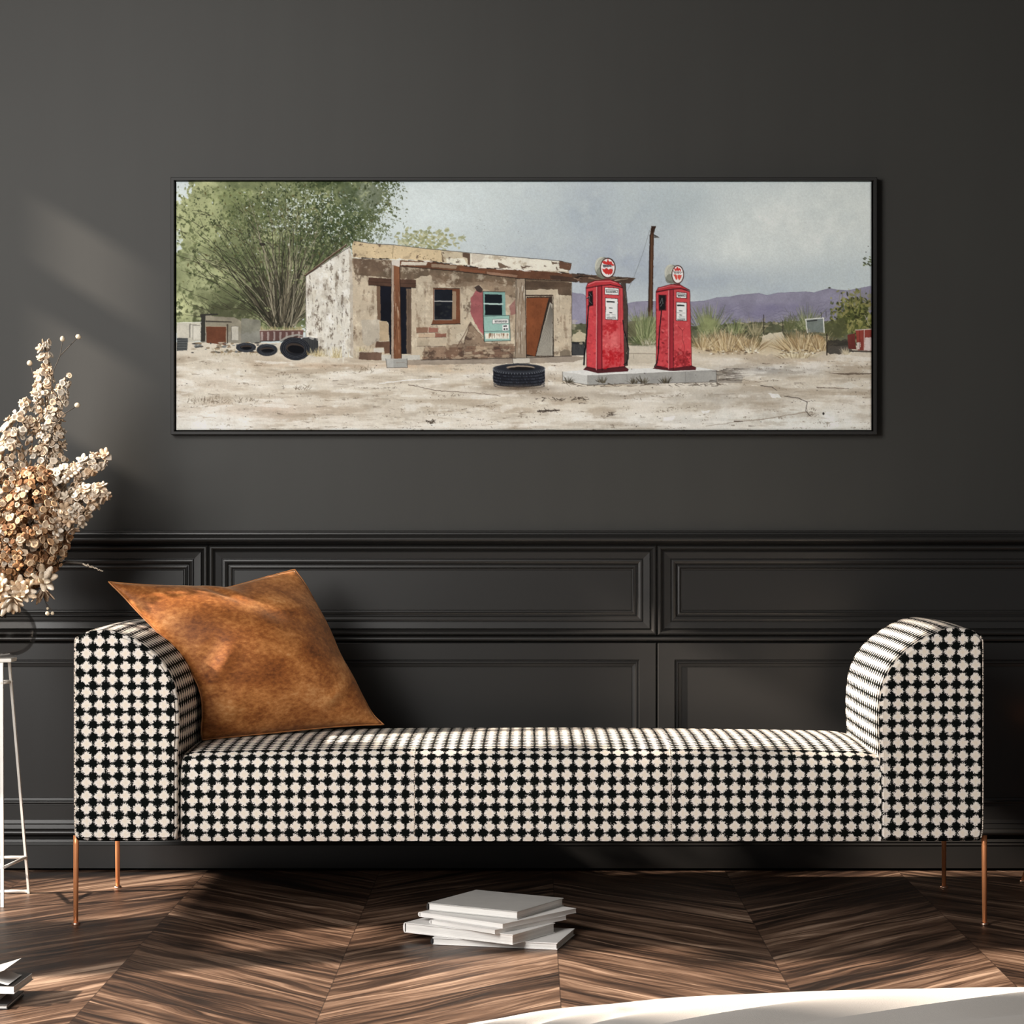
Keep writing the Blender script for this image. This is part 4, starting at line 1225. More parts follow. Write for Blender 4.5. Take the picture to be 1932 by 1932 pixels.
    line(z1(662, 1262, 700, 1250, 800, 1252), 1, 1, C(96, 98, 102), .8)
    line(z1(830, 1225, 880, 1195, 950, 1182, 985, 1188), 3.5, 2.5, C(150, 146, 136), .95); line(z1(832, 1232, 885, 1204, 960, 1192), 1, 1, INK, .8)
    tyre(935, 1282, 108, 82, .12, 66, 36, z1)
    # station: side wall
    poly(z1(1010, 757, 1325, 545, 1345, 640, 1350, 1345, 1200, 1340, 1100, 1310, 1100, 1210, 1010, 1195), C(212, 204, 189), 1, .8, .06)
    for i in range(46): x, y = r.uniform(1020, 1340), r.uniform(700, 1320); poly(z1(x, y, x + r.uniform(15, 60), y + r.uniform(-10, 10), x + r.uniform(5, 50), y + r.uniform(20, 110), x - 6, y + r.uniform(10, 60)), r.choice([C(188, 180, 166), C(226, 220, 208), C(176, 164, 148), C(204, 192, 170)]), .5, 1.6) if y > 757 - (x - 1010) * .66 + 30 else None
    for i in range(46):
        x, y = r.uniform(1020, 1340), r.uniform(720, 1310)
        if y < 757 - (x - 1010) * .66 + 20: continue
        line(z1(x, y, x + r.uniform(-8, 8), y + r.uniform(10, 60)), r.uniform(.6, 2.4), .4, r.choice([C(92, 76, 62), C(140, 120, 100), C(70, 58, 48)]), .75, 1.0, .4)
    sw = z1(1010, 757, 1325, 545, 1345, 640, 1350, 1345, 1200, 1340, 1100, 1310, 1100, 1210, 1010, 1195)
    grime(sw, C(150, 138, 122), .52, .6); grime(sw, C(112, 96, 80), .62, .6, k=14); grime(sw, C(236, 232, 224), .52, .5, fbm(14, 61, 4, .5)); grime(sw, C(92, 76, 62), .61, .65, fbm(9, 62, 4, .4), 18)
    poly(z1(1318, 560, 1345, 640, 1352, 1340, 1330, 1338, 1326, 900), C(150, 132, 112), .45, 2, .3)
    line(z1(1012, 760, 1012, 1195), 1, 1, C(80, 70, 60), .6)
    line(z1(1005, 757, 1100, 690, 1200, 612, 1300, 540), 3.4, 3.4, C(74, 52, 40)); line(z1(1005, 752, 1100, 684, 1200, 606, 1300, 535), 1, 1, C(168, 150, 128), .8); line(z1(1010, 762, 1190, 640, 1330, 550), 1.2, 1.2, INK, .8)
    # bush behind the roof
    for i in range(240):
        x = r.gauss(805, 30); y = r.gauss(456, 12)
        if 745 < x < 880 and 425 < y < 478: blob(x, y, r.uniform(1.2, 6), r.uniform(.8, 3.2), r.uniform(-1, 1), r.choice([C(168, 164, 118), C(150, 150, 104), C(128, 130, 88), C(184, 180, 140)]), .75)
    # front wall
    fw = z2(-140, 345, 440, 365, 870, 420, 1470, 440, 1492, 520, 1492, 1070, 1150, 1082, 380, 1100, -60, 1105) + z1(1352, 1345)
    poly(fw, C(190, 172, 146), 1, .7, .09)
    for i in range(90):
        x, y = r.uniform(-100, 1480), r.uniform(560, 1080); s = r.uniform(14, 70)
        poly(z2(x, y, x + s, y + r.uniform(-20, 20), x + s * .8, y + s, x - s * .2, y + s * .7), r.choice([C(206, 190, 164), C(172, 152, 126), C(160, 138, 114), C(214, 202, 178)]), .4, 1.8)
    poly(z2(-130, 350, 440, 372, 1080, 490, 1490, 520, 1490, 560, 1080, 560, 900, 520, 700, 520, 600, 545, 450, 470, 300, 500, -120, 470), C(98, 80, 62), .9, 3.2, .2)
    poly(z2(440, 470, 1075, 520, 1075, 640, 900, 600, 800, 545, 640, 560, 470, 540), C(112, 90, 70), .7, 3, .2); poly(z2(380, 520, 1075, 560, 1070, 1000, 1040, 760, 700, 560, 440, 620), C(150, 128, 104), .5, 3, .2)
    poly(z1(1348, 640, 1620, 655, 1620, 720, 1470, 760, 1400, 745, 1355, 690), C(110, 88, 70), .85, 2.5, .2)
    grime(fw, C(122, 100, 80), .54, .6); grime(fw, C(92, 74, 60), .62, .6, fbm(12, 63, 4, .7), 16); grime(fw, C(222, 208, 182), .55, .5, fbm(18, 64, 4, 1.0))
    # lower bare bricks
    poly(z2(395, 1015, 690, 975, 735, 820, 800, 900, 850, 975, 1062, 985, 1060, 1085, 380, 1102), C(140, 116, 94), .95, 2.2, .2)
    for row in range(5):
        y = 1000 + row * 21; x = 380 + (row % 2) * 22
        while x < 1040:
            w = r.uniform(40, 80)
            if y > 1010 or x > 690: poly(z2(x, y, x + w, y - 4, x + w, y + 17, x, y + 19), r.choice([C(164, 140, 114), C(128, 96, 76), C(148, 122, 98), C(116, 84, 68), C(180, 158, 132)]), .7, 1); line(z2(x, y + 20, x + w, y + 17), .8, .8, C(78, 60, 48), .6)
            x += w + 5
    for q in ((335, 858, 424, 900, C(122, 84, 64)), (428, 860, 500, 898, C(140, 82, 68)), (350, 905, 470, 935, C(180, 152, 124)), (475, 903, 560, 932, C(134, 78, 62)), (340, 940, 430, 1000, C(178, 160, 134)), (436, 935, 560, 1000, C(186, 168, 142)), (410, 1008, 548, 1092, C(140, 112, 90)), (555, 1005, 680, 1090, C(112, 84, 66))):
        poly(z2(q[0], q[1], q[2], q[1] + 3, q[2] - 2, q[3], q[0] + 2, q[3]), q[4], .85, 1.2, .15); line(z2(q[0], q[3], q[2], q[3]), .8, .8, C(74, 56, 46), .6)
    line(z2(690, 980, 740, 820, 780, 880, 830, 930), 1, .7, C(70, 54, 44), .7); line(z2(640, 1000, 690, 920, 735, 825), 2, 1, C(92, 66, 54), .7)
    lb = z2(395, 1000, 690, 960, 735, 820, 800, 900, 850, 960, 1062, 975, 1060, 1085, 380, 1102); grime(lb, C(74, 56, 46), .55, .75, fbm(9, 65, 4, 1.5), 12); grime(lb, C(206, 184, 152), .57, .5, fbm(9, 66, 4, 1.5), 12)
    # red flaking patch
    poly(z2(742, 640, 790, 575, 832, 590, 835, 920, 790, 860, 742, 760), C(160, 84, 86), .95, 1.4, .15); poly(z2(770, 560, 800, 545, 832, 570, 825, 600, 790, 590), C(50, 38, 36), .85, 1.5)
    poly(z2(1030, 700, 1070, 650, 1075, 760, 1040, 770), C(140, 84, 80), .7, 1.5)
    # parapet
    poly(z1(1355, 510, 1420, 520) + z2(0, 235, 165, 245, 520, 285, 740, 305, 1180, 345, 1400, 365, 1490, 385, 1470, 442, 1210, 437, 870, 422, 640, 397, 440, 367, 0, 347) + z1(1352, 632), C(222, 213, 194), 1, .7, .05)
    poly(z1(1340, 548, 1355, 512) + z2(0, 238, 165, 248, 525, 288, 530, 375, 440, 364, 0, 345) + z1(1345, 630), C(206, 180, 138), .95, .8, .07)
    poly(z2(525, 288, 735, 306, 735, 405, 640, 395, 530, 375), C(190, 172, 142), .9, 1, .1); poly(z2(560, 345, 690, 345, 720, 398, 560, 380), C(224, 216, 196), .9, 1)
    poly(z2(680, 303, 735, 308, 738, 395, 722, 395, 715, 345, 680, 335), C(88, 66, 52), .95, 1); poly(z2(1400, 368, 1490, 384, 1482, 435, 1400, 420), C(104, 68, 50), .95, 1.4, .2)
    poly(z2(745, 310, 850, 318, 820, 370, 750, 390), C(196, 182, 162), .7, 2)
    for q in ((940, 375, 1040, 415), (1110, 395, 1160, 418), (520, 290, 545, 370), (1340, 365, 1400, 385)): poly(z2(q[0], q[1], q[2], q[3], q[0] + 10, q[3] + 4), C(92, 70, 54), .85, 1.6)
    line(z1(1355, 510) + z2(0, 235, 165, 245, 520, 285, 740, 305, 1180, 345, 1400, 365, 1490, 383), 1.1, 1.1, INK, .75); line(z2(165, 250, 160, 340), .9, .9, C(110, 92, 70), .8)
    for i in range(30): x = r.uniform(-60, 520); blob(*z2(x, 250 + .1 * x + r.uniform(5, 80))[0], r.uniform(.5, 1.6), r.uniform(.4, 1.2), 0, C(120, 96, 66), .6)
    pp = z1(1355, 510) + z2(0, 235, 520, 285, 740, 305, 1490, 385, 1470, 442, 870, 422, 440, 367, 0, 347) + z1(1352, 632); grime(pp, C(150, 128, 100), .55, .55, fbm(12, 67, 4, 2.0)); grime(pp, C(90, 70, 56), .62, .8, fbm(8, 68, 4, 1.5), 18)
    # porch beam and broken roofing edge
    poly(z2(205, 400, 640, 438, 1090, 492, 1545, 515, 1560, 465, 1210, 437, 870, 420, 640, 396, 440, 366, 215, 366), C(104, 66, 46), 1, .9, .2)
    poly(z2(225, 372, 420, 374, 410, 398, 220, 396), C(206, 198, 180), .9, .8); poly(z2(450, 385, 640, 400, 630, 425, 450, 410), C(150, 128, 104), .85, .8); poly(z2(860, 445, 1090, 470, 1080, 488, 860, 464), C(156, 120, 96), .8, .8); poly(z2(660, 420, 850, 440, 845, 458, 660, 438), C(128, 76, 52), .9, .8)
    poly(z2(1330, 470, 1545, 490, 1530, 525, 1330, 500), C(70, 52, 42), .9, 1, .2)
    line(z2(210, 402, 640, 442, 1090, 495, 1540, 520), 1.6, 1.4, C(44, 32, 26), .9)
    for a in ((-130, 345, 160, 350), (160, 350, 440, 366), (440, 366, 640, 395), (640, 396, 870, 422), (870, 420, 1210, 438), (1210, 438, 1555, 465)):
        for k in range(7):
            x = a[0] + (a[2] - a[0]) * r.random(); y = a[1] + (a[3] - a[1]) * (x - a[0]) / (a[2] - a[0]); w = r.uniform(20, 80)
            line(z2(x, y + r.uniform(-4, 4), x + w, y + w * .07 + r.uniform(-4, 6)), r.uniform(1.2, 3.4), .6, r.choice([INK, C(46, 38, 34), C(226, 220, 208)]), .85, 1.2)
    # doorway
    poly(z2(40, 540, 300, 560, 298, 1055, 140, 1062, 130, 820, 52, 805), C(20, 22, 31), 1, .8, .25)
    poly(z2(40, 545, 68, 548, 72, 808, 48, 805), C(110, 84, 64), 1, .6); poly(z2(262, 570, 300, 572, 300, 1056, 264, 1052), C(104, 84, 68), 1, .7, .15); line(z2(280, 575, 282, 1050), .8, .8, C(60, 46, 38), .7)
    poly(z2(-20, 488, 334, 505, 334, 566, -20, 545), C(80, 56, 44), 1, .8, .2); line(z2(-20, 520, 334, 535), .8, .8, C(46, 34, 28), .7); line(z2(-20, 545, 334, 566), 1.2, 1.2, INK, .8)
    poly(z2(60, 815, 120, 812, 132, 860, 128, 960, 70, 960), C(176, 152, 120), .95, 1.2, .15); poly(z2(40, 965, 140, 965, 142, 1050, 100, 1055, 95, 1010, 30, 1005), C(96, 66, 50), .95, 1, .2)
    poly(z2(-75, 805, 60, 800, 62, 960, -20, 1000, -60, 980), C(176, 166, 150), .6, 2); poly(z2(20, 1012, 95, 1014, 95, 1045, 20, 1045), C(200, 192, 178), .9, .8); poly(z2(-90, 1045, 80, 1045, 75, 1105, -90, 1100), C(96, 70, 56), .9, 1.2, .25)
    poly(z2(78, 1062, 364, 1066, 364, 1100, 80, 1108), C(186, 180, 168), 1, .7, .1)
    # first window
    poly(z2(462, 565, 660, 570, 664, 832, 448, 838, 458, 806, 462, 800), C(112, 66, 44), 1, .6, .15); poly(z2(470, 576, 604, 578, 602, 802, 470, 804), C(24, 27, 34), 1, .6, .3); poly(z2(604, 590, 632, 592, 632, 800, 604, 800), C(150, 124, 98), 1, .6)
    line(z2(472, 664, 604, 666), 1.8, 1.8, C(168, 166, 160)); line(z2(470, 575, 470, 803, 604, 803), 1, 1, C(190, 184, 172), .7); line(z2(448, 838, 664, 833), 1.5, 1.5, INK, .8); line(z2(462, 566, 660, 570), 1.2, 1.2, INK, .8)
    for i in range(16): blob(*z2(r.uniform(480, 595), r.uniform(680, 795))[0], r.uniform(1, 4), r.uniform(.8, 3), 0, C(44, 46, 46), .6)
    # second window and teal box
    poly(z2(832, 592, 996, 596, 1002, 772, 838, 774), C(118, 158, 148), 1, .5, .08); poly(z2(845, 612, 974, 616, 974, 680, 846, 678), C(22, 28, 34), 1, .5); poly(z2(847, 690, 974, 692, 974, 768, 848, 768), C(20, 25, 30), 1, .5)
    line(z2(838, 684, 980, 686), 2, 2, C(190, 204, 196)); line(z2(832, 592, 996, 596), 1.2, 1.2, INK, .8); line(z2(832, 592, 838, 960), 1.2, 1.2, INK, .7)
    poly(z2(836, 776, 1028, 770, 1036, 958, 842, 964), C(142, 180, 167), 1, .5, .06); line(z2(836, 776, 1028, 770, 1036, 958, 842, 964, 836, 776), 1.1, 1.1, C(50, 66, 62), .85); line(z2(840, 890, 1032, 886), .9, .9, C(60, 80, 76), .8)
    poly(z2(903, 799, 1022, 797, 1022, 830, 903, 832), C(230, 228, 220), 1, .3); line(z2(903, 799, 1022, 797, 1022, 830, 903, 832, 903, 799), .7, .7, C(60, 70, 66), .8)
    for k in range(9): x = 922 + k * 10.5; line(z2(x, 810, x + r.uniform(-2, 4), 822), 1.3, 1.1, C(36, 36, 40), .95, .2); line(z2(x, 811, x + 6, 811 + r.uniform(-1, 3)), .8, .8, C(36, 36, 40), .8, .2)
    poly(z2(976, 840, 1022, 838, 1022, 882, 978, 884), C(232, 232, 228), 1, .3)
    for x, y in ((990, 850), (1004, 849), (992, 872), (1010, 872)): blob(*z2(x, y)[0], 1.6, 1.6, 0, C(28, 28, 32))
    poly(z2(848, 905, 1026, 900, 1028, 944, 850, 946), C(222, 214, 196), 1, .5)
    for i in range(20): x = r.uniform(855, 1020); line(z2(x, 903 + r.uniform(0, 10), x, 903 + r.uniform(15, 42)), r.uniform(.7, 2), .7, r.choice([C(130, 84, 52), C(96, 62, 40), C(170, 130, 96)]), .85)
    # second door, plank, lintel
    poly(z2(1090, 510, 1490, 528, 1490, 625, 1395, 618, 1385, 575, 1150, 582, 1090, 560), C(82, 64, 50), .9, 2, .25); poly(z2(1150, 582, 1385, 576, 1385, 600, 1150, 618), C(186, 168, 142), .9, .8); line(z2(1150, 622, 1350, 622), 2.4, 2.4, C(50, 36, 30), .9)
    poly(z2(1155, 632, 1345, 630, 1355, 1075, 1155, 1078), C(58, 44, 36), 1, .6); poly(z2(1155, 640, 1322, 638, 1290, 760, 1222, 1075, 1155, 1060), C(126, 68, 38), 1, .6, .16)
    poly(z2(1330, 672, 1348, 690, 1350, 1070, 1226, 1070), C(166, 158, 143), 1, .6, .1)
    for k in range(14): f = k / 14; x0_, y0_ = 1334 + f * 14, 690 + f * 40; line(z2(x0_, y0_, 1232 + f * 112, 1066), .8, .6, C(86, 80, 72), .6)
    line(z2(1352, 632, 1356, 1075), 1.6, 1.6, INK, .85); line(z2(1326, 650, 1222, 1074), 1.2, 1.2, INK, .8)
    for i in range(30): x, y = r.uniform(1165, 1300), r.uniform(660, 1040); line(z2(x, y, x + r.uniform(-3, 3), y + r.uniform(8, 40)), 1, .5, C(92, 48, 28), .5) if x < 1320 - (y - 640) * .23 else None
    poly(z2(1405, 1040, 1440, 1020, 1480, 1030, 1485, 1070, 1405, 1072), C(120, 106, 88), .9, 1)
    line(z2(1492, 525, 1492, 1072), 1.1, 1.1, C(70, 60, 50), .7)
    for i in range(70): x, y = r.uniform(310, 1480), r.uniform(520, 1060); line(z2(x, y, x + r.uniform(-14, 14), y + r.uniform(-6, 14)), r.uniform(.5, 1.5), .4, C(80, 62, 50), .6, 1.2, .35) if not (835 < x < 1035 or 462 < x < 660 or 1080 < x < 1360) else None
    # porch floor and shadow at the wall foot
    poly(z2(230, 1108, 380, 1100, 1060, 1088, 1490, 1072, 1600, 1085, 1500, 1120, 270, 1140), C(140, 124, 108), .8, 1.6, .15); line(z2(370, 1102, 1150, 1086, 1490, 1072), 1.4, 1.4, C(40, 32, 28), .75)
    # posts
    poly(z2(150, 362, 212, 362, 225, 1092, 150, 1092), C(122, 76, 50), 1, .6, .15); poly(z2(150, 362, 168, 362, 168, 1092, 150, 1092), C(178, 164, 148), .8, .8)
    for i in range(34): x, y = r.uniform(170, 216), r.uniform(420, 1060); line(z2(x, y, x + r.uniform(-2, 2), y + r.uniform(20, 90)), r.uniform(.6, 1.8), .5, r.choice([C(72, 42, 28), C(160, 110, 78), C(198, 170, 140), C(90, 54, 36)]), .75)
    line(z2(213, 400, 226, 1092), 1.3, 1.3, C(46, 32, 26), .9); line(z2(150, 380, 150, 1092), 1, 1, INK, .7); poly(z2(155, 358, 212, 358, 212, 410, 155, 395), C(206, 198, 186), .9, 1)
    poly(z2(110, 1092, 268, 1092, 271, 1158, 118, 1160), C(172, 169, 162), 1, .6, .08); poly(z2(165, 1100, 268, 1094, 271, 1158, 168, 1160), C(150, 147, 140), .9, .6); line(z2(110, 1092, 118, 1160, 271, 1158, 268, 1092), .9, .9, INK, .7)
    poly(z2(1080, 498, 1146, 498, 1156, 1086, 1070, 1086), C(152, 133, 112), 1, .6, .12)
    for i in range(44): x, y = r.uniform(1078, 1148), r.uniform(510, 1040); line(z2(x, y, x + r.uniform(-2, 2), y + r.uniform(20, 110)), r.uniform(.6, 1.8), .5, r.choice([C(92, 74, 58), C(198, 184, 164), C(112, 84, 60), C(210, 200, 184)]), .75)
    line(z2(1146, 500, 1156, 1086), 1.3, 1.3, INK, .85); line(z2(1080, 500, 1070, 1086), 1, 1, INK, .7)
    poly(z2(1052, 1092, 1178, 1088, 1180, 1126, 1056, 1130), C(200, 190, 174), 1, .7); line(z2(1052, 1092, 1056, 1130, 1180, 1126), .9, .9, INK, .7)
    # weeds at the wall
    for cx, cy, n, s in ((1235, 1345, 60, 22), (1110, 1335, 46, 16), (1070, 1325, 40, 14), (1400, 1300, 20, 10)):
        for i in range(n): x, y = z1(cx + r.gauss(0, 28), cy)[0]; line([(x, y), (x + r.uniform(-5, 5), y - r.uniform(3, s))], .9, .4, r.choice([C(196, 178, 130), C(150, 128, 84), C(214, 200, 160)]), .85)
    poly(z2(1492, 970, 1585, 968, 1592, 1068, 1492, 1070), C(44, 44, 46), 1, .6)
    for k in range(10): line(z2(1500 + k * 9, 985, 1502 + k * 8, 1062), .8, .8, C(120, 120, 116), .6)
    # right scrub
    def tuft(cx, cy, w, h, n, cols, fn=z4):
        for i in range(n):
            x = cx + r.gauss(0, w * .45); y = cy - r.random() * h * .25; th = -1.57 + (x - cx) / w * .9 + r.gauss(0, .22); l = h * r.uniform(.35, 1)
            (xa, ya), (xb, yb) = fn(x, y, x + math.cos(th) * l, y + math.sin(th) * l)
            line([(xa, ya), (xb, yb)], r.uniform(1.0, 2.4), .5, r.choice(cols), r.uniform(.35, .75), .9)
    GR = [C(120, 130, 80), C(152, 158, 108), C(92, 102, 62), C(170, 170, 126), C(76, 84, 52)]; GO = [C(196, 168, 118), C(168, 138, 92), C(214, 192, 150), C(138, 108, 70), C(110, 86, 58), C(224, 206, 168)]
    for i in range(260): x, y = r.uniform(1085, 1640), r.uniform(606, 650); blob(x, y, r.uniform(1.5, 6), r.uniform(1, 3), 0, r.choice([C(86, 86, 62), C(112, 110, 80), C(64, 64, 46), C(150, 138, 106), C(190, 176, 142)]), .7)
    poly(z3(160, 1290, 240, 1240, 300, 1270, 300, 1360, 160, 1350), C(206, 190, 158), .9, 2.5)
    for a in ((1230, 1190, 330, 110), (1330, 1200, 240, 200)): pass
    tuft(330, 1180, 80, 200, 150, GR); tuft(520, 1180, 70, 120, 70, GR); tuft(660, 1190, 60, 130, 60, [C(150, 140, 104), C(170, 158, 122), C(112, 104, 72)])
    tuft(1030, 1150, 70, 170, 120, GR); tuft(900, 1150, 70, 110, 60, [C(86, 90, 56), C(110, 112, 74)])
    for i in range(70): x, y = r.gauss(1400, 60), r.gauss(1060, 50); blob(*z4(x, y)[0], r.uniform(5, 11), r.uniform(4, 8), 0, r.choice([C(112, 116, 60), C(88, 92, 50), C(136, 134, 76), C(66, 72, 38)]), .5)
    for i in range(520):
        x, y = r.gauss(1370, 85), r.gauss(1040, 70)
        if x > 1190 and 860 < y < 1210: blob(*z4(x, y)[0], r.uniform(1.2, 5.5), r.uniform(.9, 3), r.uniform(0, 3), r.choice([C(92, 96, 48), C(70, 76, 38), C(128, 128, 66), C(156, 152, 88), C(52, 54, 30), C(140, 132, 74)]), .8)
    poly(z4(1150, 1100, 1300, 1060, 1320, 1180, 1250, 1205, 1160, 1190), C(86, 88, 54), .8, 3, .25)
    for i in range(18): x = r.uniform(1250, 1485); line(z4(x, 960, x + r.uniform(-12, 12), 850 + r.uniform(0, 40)), 1.3, .6, C(128, 124, 72), .7)
    line(z4(1440, 1040, 1470, 1100, 1490, 1130), 1.5, .9, C(170, 164, 130), .8)
    for i in range(14): blob(*z4(r.uniform(1435, 1492), r.uniform(610, 690))[0], r.uniform(1.5, 4), r.uniform(.8, 2), .4, r.choice([C(106, 116, 70), C(60, 66, 44)]), .85)
    blob(*z4(1190, 846)[0], 2.4, 1.2, 0, C(60, 60, 40)); blob(*z4(1452, 590)[0], .9, .9, 0, INK); blob(*z4(1467, 549)[0], .9, .9, 0, INK)
    poly(z4(1020, 1072, 1148, 1062, 1152, 1165, 1034, 1165), C(116, 124, 120), .9, 1, .2); line(z4(1034, 1165, 1020, 1072, 1148, 1062, 1152, 1165), 2, 2, C(222, 220, 210), .95); line(z4(1032, 1085, 1100, 1078), 2, 2, C(40, 40, 40), .9)
    poly(z4(720, 1180, 860, 1165, 900, 1260, 820, 1330, 680, 1320), C(222, 208, 182), .85, 4); line(z4(720, 1040, 722, 1180), 1.4, 1.4, C(52, 46, 40)); line(z4(856, 1080, 857, 1165), 1.2, 1.2, C(60, 54, 46)); line(z4(1130, 1020, 1132, 1060), 1, 1, INK, .8); line(z4(1165, 1015, 1166, 1050), 1, 1, INK, .8)
    wash(*z4(480, 1270)[0], 70, 14, C(176, 146, 100), .9, .2); wash(*z4(1000, 1260)[0], 56, 14, C(180, 152, 106), .9, .2)
    for cx, cy, w, h, c in ((450, 1240, 120, 50, C(188, 160, 112)), (620, 1250, 60, 40, C(196, 170, 124)), (990, 1240, 120, 50, C(188, 160, 114)), (1110, 1240, 40, 45, C(160, 126, 84)), (330, 1110, 50, 50, C(140, 146, 96))):
        for k in range(26): (x, y), = z4(cx + r.gauss(0, w * .5), cy + r.gauss(0, h * .5)); blob(x, y, r.uniform(5, 11), r.uniform(3, 7), r.uniform(-.5, .5), c * r.uniform(.82, 1.12), .45)
    for k in range(30): (x, y), = z4(r.choice([r.gauss(480, 90), r.gauss(1000, 70)]), r.gauss(1285, 12)); blob(x, y, r.uniform(3, 8), r.uniform(1.5, 3.5), 0, C(104, 80, 56), .5)
    tuft(450, 1300, 130, 150, 330, GO); tuft(620, 1300, 70, 120, 120, GO); tuft(290, 1290, 50, 120, 70, GO); tuft(990, 1310, 130, 150, 330, GO); tuft(1120, 1300, 50, 130, 90, GO); tuft(960, 1350, 110, 70, 160, [C(226, 212, 180), C(204, 186, 146), C(150, 126, 88)]); tuft(640, 1310, 50, 50, 60, [C(230, 220, 196), C(190, 170, 130)])
    for i in range(60): x = r.choice([r.uniform(260, 700), r.uniform(840, 1150)]); blob(*z4(x, r.uniform(1290, 1320))[0], r.uniform(1, 4), .8, 0, r.choice([C(64, 50, 38), C(240, 234, 220), C(110, 84, 60)]), .75)
    line(z4(1172, 1175, 1172, 1325), 2.2, 2.2, C(46, 36, 30)); 
    poly(z4(1176, 1220, 1320, 1215, 1360, 1310, 1200, 1322, 1176, 1310), C(54, 50, 46), .8, 2.5, .3); tuft(1310, 1325, 40, 50, 50, [C(220, 206, 176), C(170, 150, 116)])
    poly(z4(1376, 1148, 1500, 1140, 1500, 1295, 1392, 1292), C(142, 58, 48), 1, .8, .2); poly(z4(1320, 1182, 1372, 1172, 1382, 1288, 1326, 1280), C(110, 48, 42), 1, .8, .2); poly(z4(1444, 1200, 1500, 1198, 1500, 1292, 1440, 1292), C(214, 202, 194), .9, 1.8, .1); poly(z4(1385, 1240, 1412, 1235, 1412, 1288, 1392, 1288), C(220, 210, 200), .85, 1.8)
    line(z4(1438, 1142, 1438, 1292), 1.1, 1.1, C(226, 214, 204), .8); line(z4(1376, 1148, 1490, 1140), 1.6, 1.6, C(214, 206, 194), .8); line(z4(1340, 1298, 1500, 1302), 3, 3, C(52, 44, 38), .8); line(z4(1405, 1150, 1408, 1290), .8, .8, C(80, 30, 28), .8)
    # pole and wire
    poly(z3(985, 145, 1036, 150, 1012, 215, 1005, 700, 1000, 1105, 950, 1100, 962, 690, 972, 240), C(74, 48, 34), 1, .6, .2); line(z3(992, 240, 985, 700, 975, 1090), 1.5, 1.5, C(122, 80, 52), .8); line(z3(970, 240, 960, 700, 952, 1095), 1.1, 1.1, C(34, 24, 20), .9)
    poly(z3(1015, 242, 1045, 248, 1070, 268, 1015, 272), C(84, 82, 78), .95, .4); line(z3(1010, 240, 1035, 250), 1.6, 1, INK, .9); line(z3(968, 190, 900, 420, 800, 690, 735, 820), .6, .6, C(88, 92, 96), .8, 0)
    for k in range(5): line(z3(990 + k * 9, 150, 992 + k * 6, 215), .9, .6, C(36, 26, 22), .8)
    # far eave and green bush between the pumps
    poly(z3(160, 640, 240, 655, 420, 660, 820, 688, 760, 745, 500, 735, 240, 742, 230, 700, 165, 690), C(80, 60, 48), 1, 1, .25)
    for k in range(14): x = r.uniform(165, 700); y = 655 + (x - 160) * .06; line(z3(x, y + r.uniform(-14, 50), x + r.uniform(60, 150), y + r.uniform(-6, 56)), r.uniform(1, 2.6), .7, r.choice([INK, C(140, 112, 88), C(54, 42, 36), C(176, 156, 130)]), .85, 1)
    for k in range(60): (x, y), = z3(920 + r.gauss(0, 50), r.uniform(1120, 1370)); blob(x, y, r.uniform(4, 9), r.uniform(4, 10), 0, r.choice([C(136, 144, 96), C(108, 118, 72), C(84, 94, 56), C(156, 160, 116)]), .5)
    tuft(930, 1370, 110, 330, 300, GR + [C(150, 160, 110)], z3); tuft(960, 1385, 70, 70, 60, [C(206, 200, 176), C(120, 110, 80)], z3)
    poly(z3(740, 1140, 820, 1130, 830, 1300, 745, 1290), C(100, 96, 70), .7, 2.5); poly(z3(740, 1390, 1035, 1385, 1035, 1560, 740, 1600), C(198, 186, 166), .7, 2)
    line(z3(745, 1475, 1035, 1480), 1.2, 1, C(120, 104, 86), .7); line(z3(800, 1480, 800, 1525), 1, 1, C(140, 130, 112), .7)
    # concrete island
    poly(z3(1480, 1640, 1900, 1660, 1932, 1720, 1932, 1780, 1660, 1780), C(120, 112, 102), .6, 3, .2)
    poly(z3(60, 1665, 290, 1645, 1480, 1618, 1662, 1650, 322, 1708), C(216, 213, 207), 1, .6, .04); poly(z3(322, 1706, 1662, 1650, 1662, 1772, 330, 1802), C(154, 151, 145), 1, .6, .1); poly(z3(60, 1665, 324, 1706, 322, 1802, 62, 1755), C(196, 193, 186), 1, .6, .06)
    line(z3(60, 1665, 62, 1755, 322, 1802, 1662, 1772, 1662, 1650), .9, .9, C(60, 54, 48), .75); line(z3(322, 1706, 1662, 1650), .8, .8, C(120, 116, 110), .7); line(z3(324, 1706, 322, 1802), .8, .8, C(90, 86, 80), .7)
    for x in (730, 1340): line(z3(x, 1690 - (x - 730) * .04, x + 4, 1785), .7, .7, C(110, 106, 100), .7)
    for cx in (120, 800, 900, 1140, 480): tuft(cx, 1785, 40, 70, 26, [C(52, 46, 36), C(90, 80, 60)], z3)
    for i in range(50): x = r.uniform(40, 1680); line(z3(x, 1790 + r.uniform(-8, 30), x + r.uniform(20, 110), 1790 + r.uniform(-8, 34)), r.uniform(.8, 2.4), .5, C(78, 66, 54), .65, 1.2)
    # pumps
    RED, RD, RL = C(206, 56, 62), C(164, 38, 48), C(222, 92, 92)
    poly(z3(662, 742, 714, 742, 722, 900, 738, 1000, 738, 1600, 700, 1620, 690, 900), C(76, 62, 54), 1, .8, .25); line(z3(714, 745, 738, 1000, 736, 1600), 1.4, 1.4, INK, .85)
    for i in range(14): x, y = r.uniform(695, 730), r.uniform(800, 1500); line(z3(x, y, x, y + r.uniform(15, 70)), 1.2, .6, r.choice([C(170, 156, 140), C(110, 84, 66), C(36, 30, 28)]), .8)
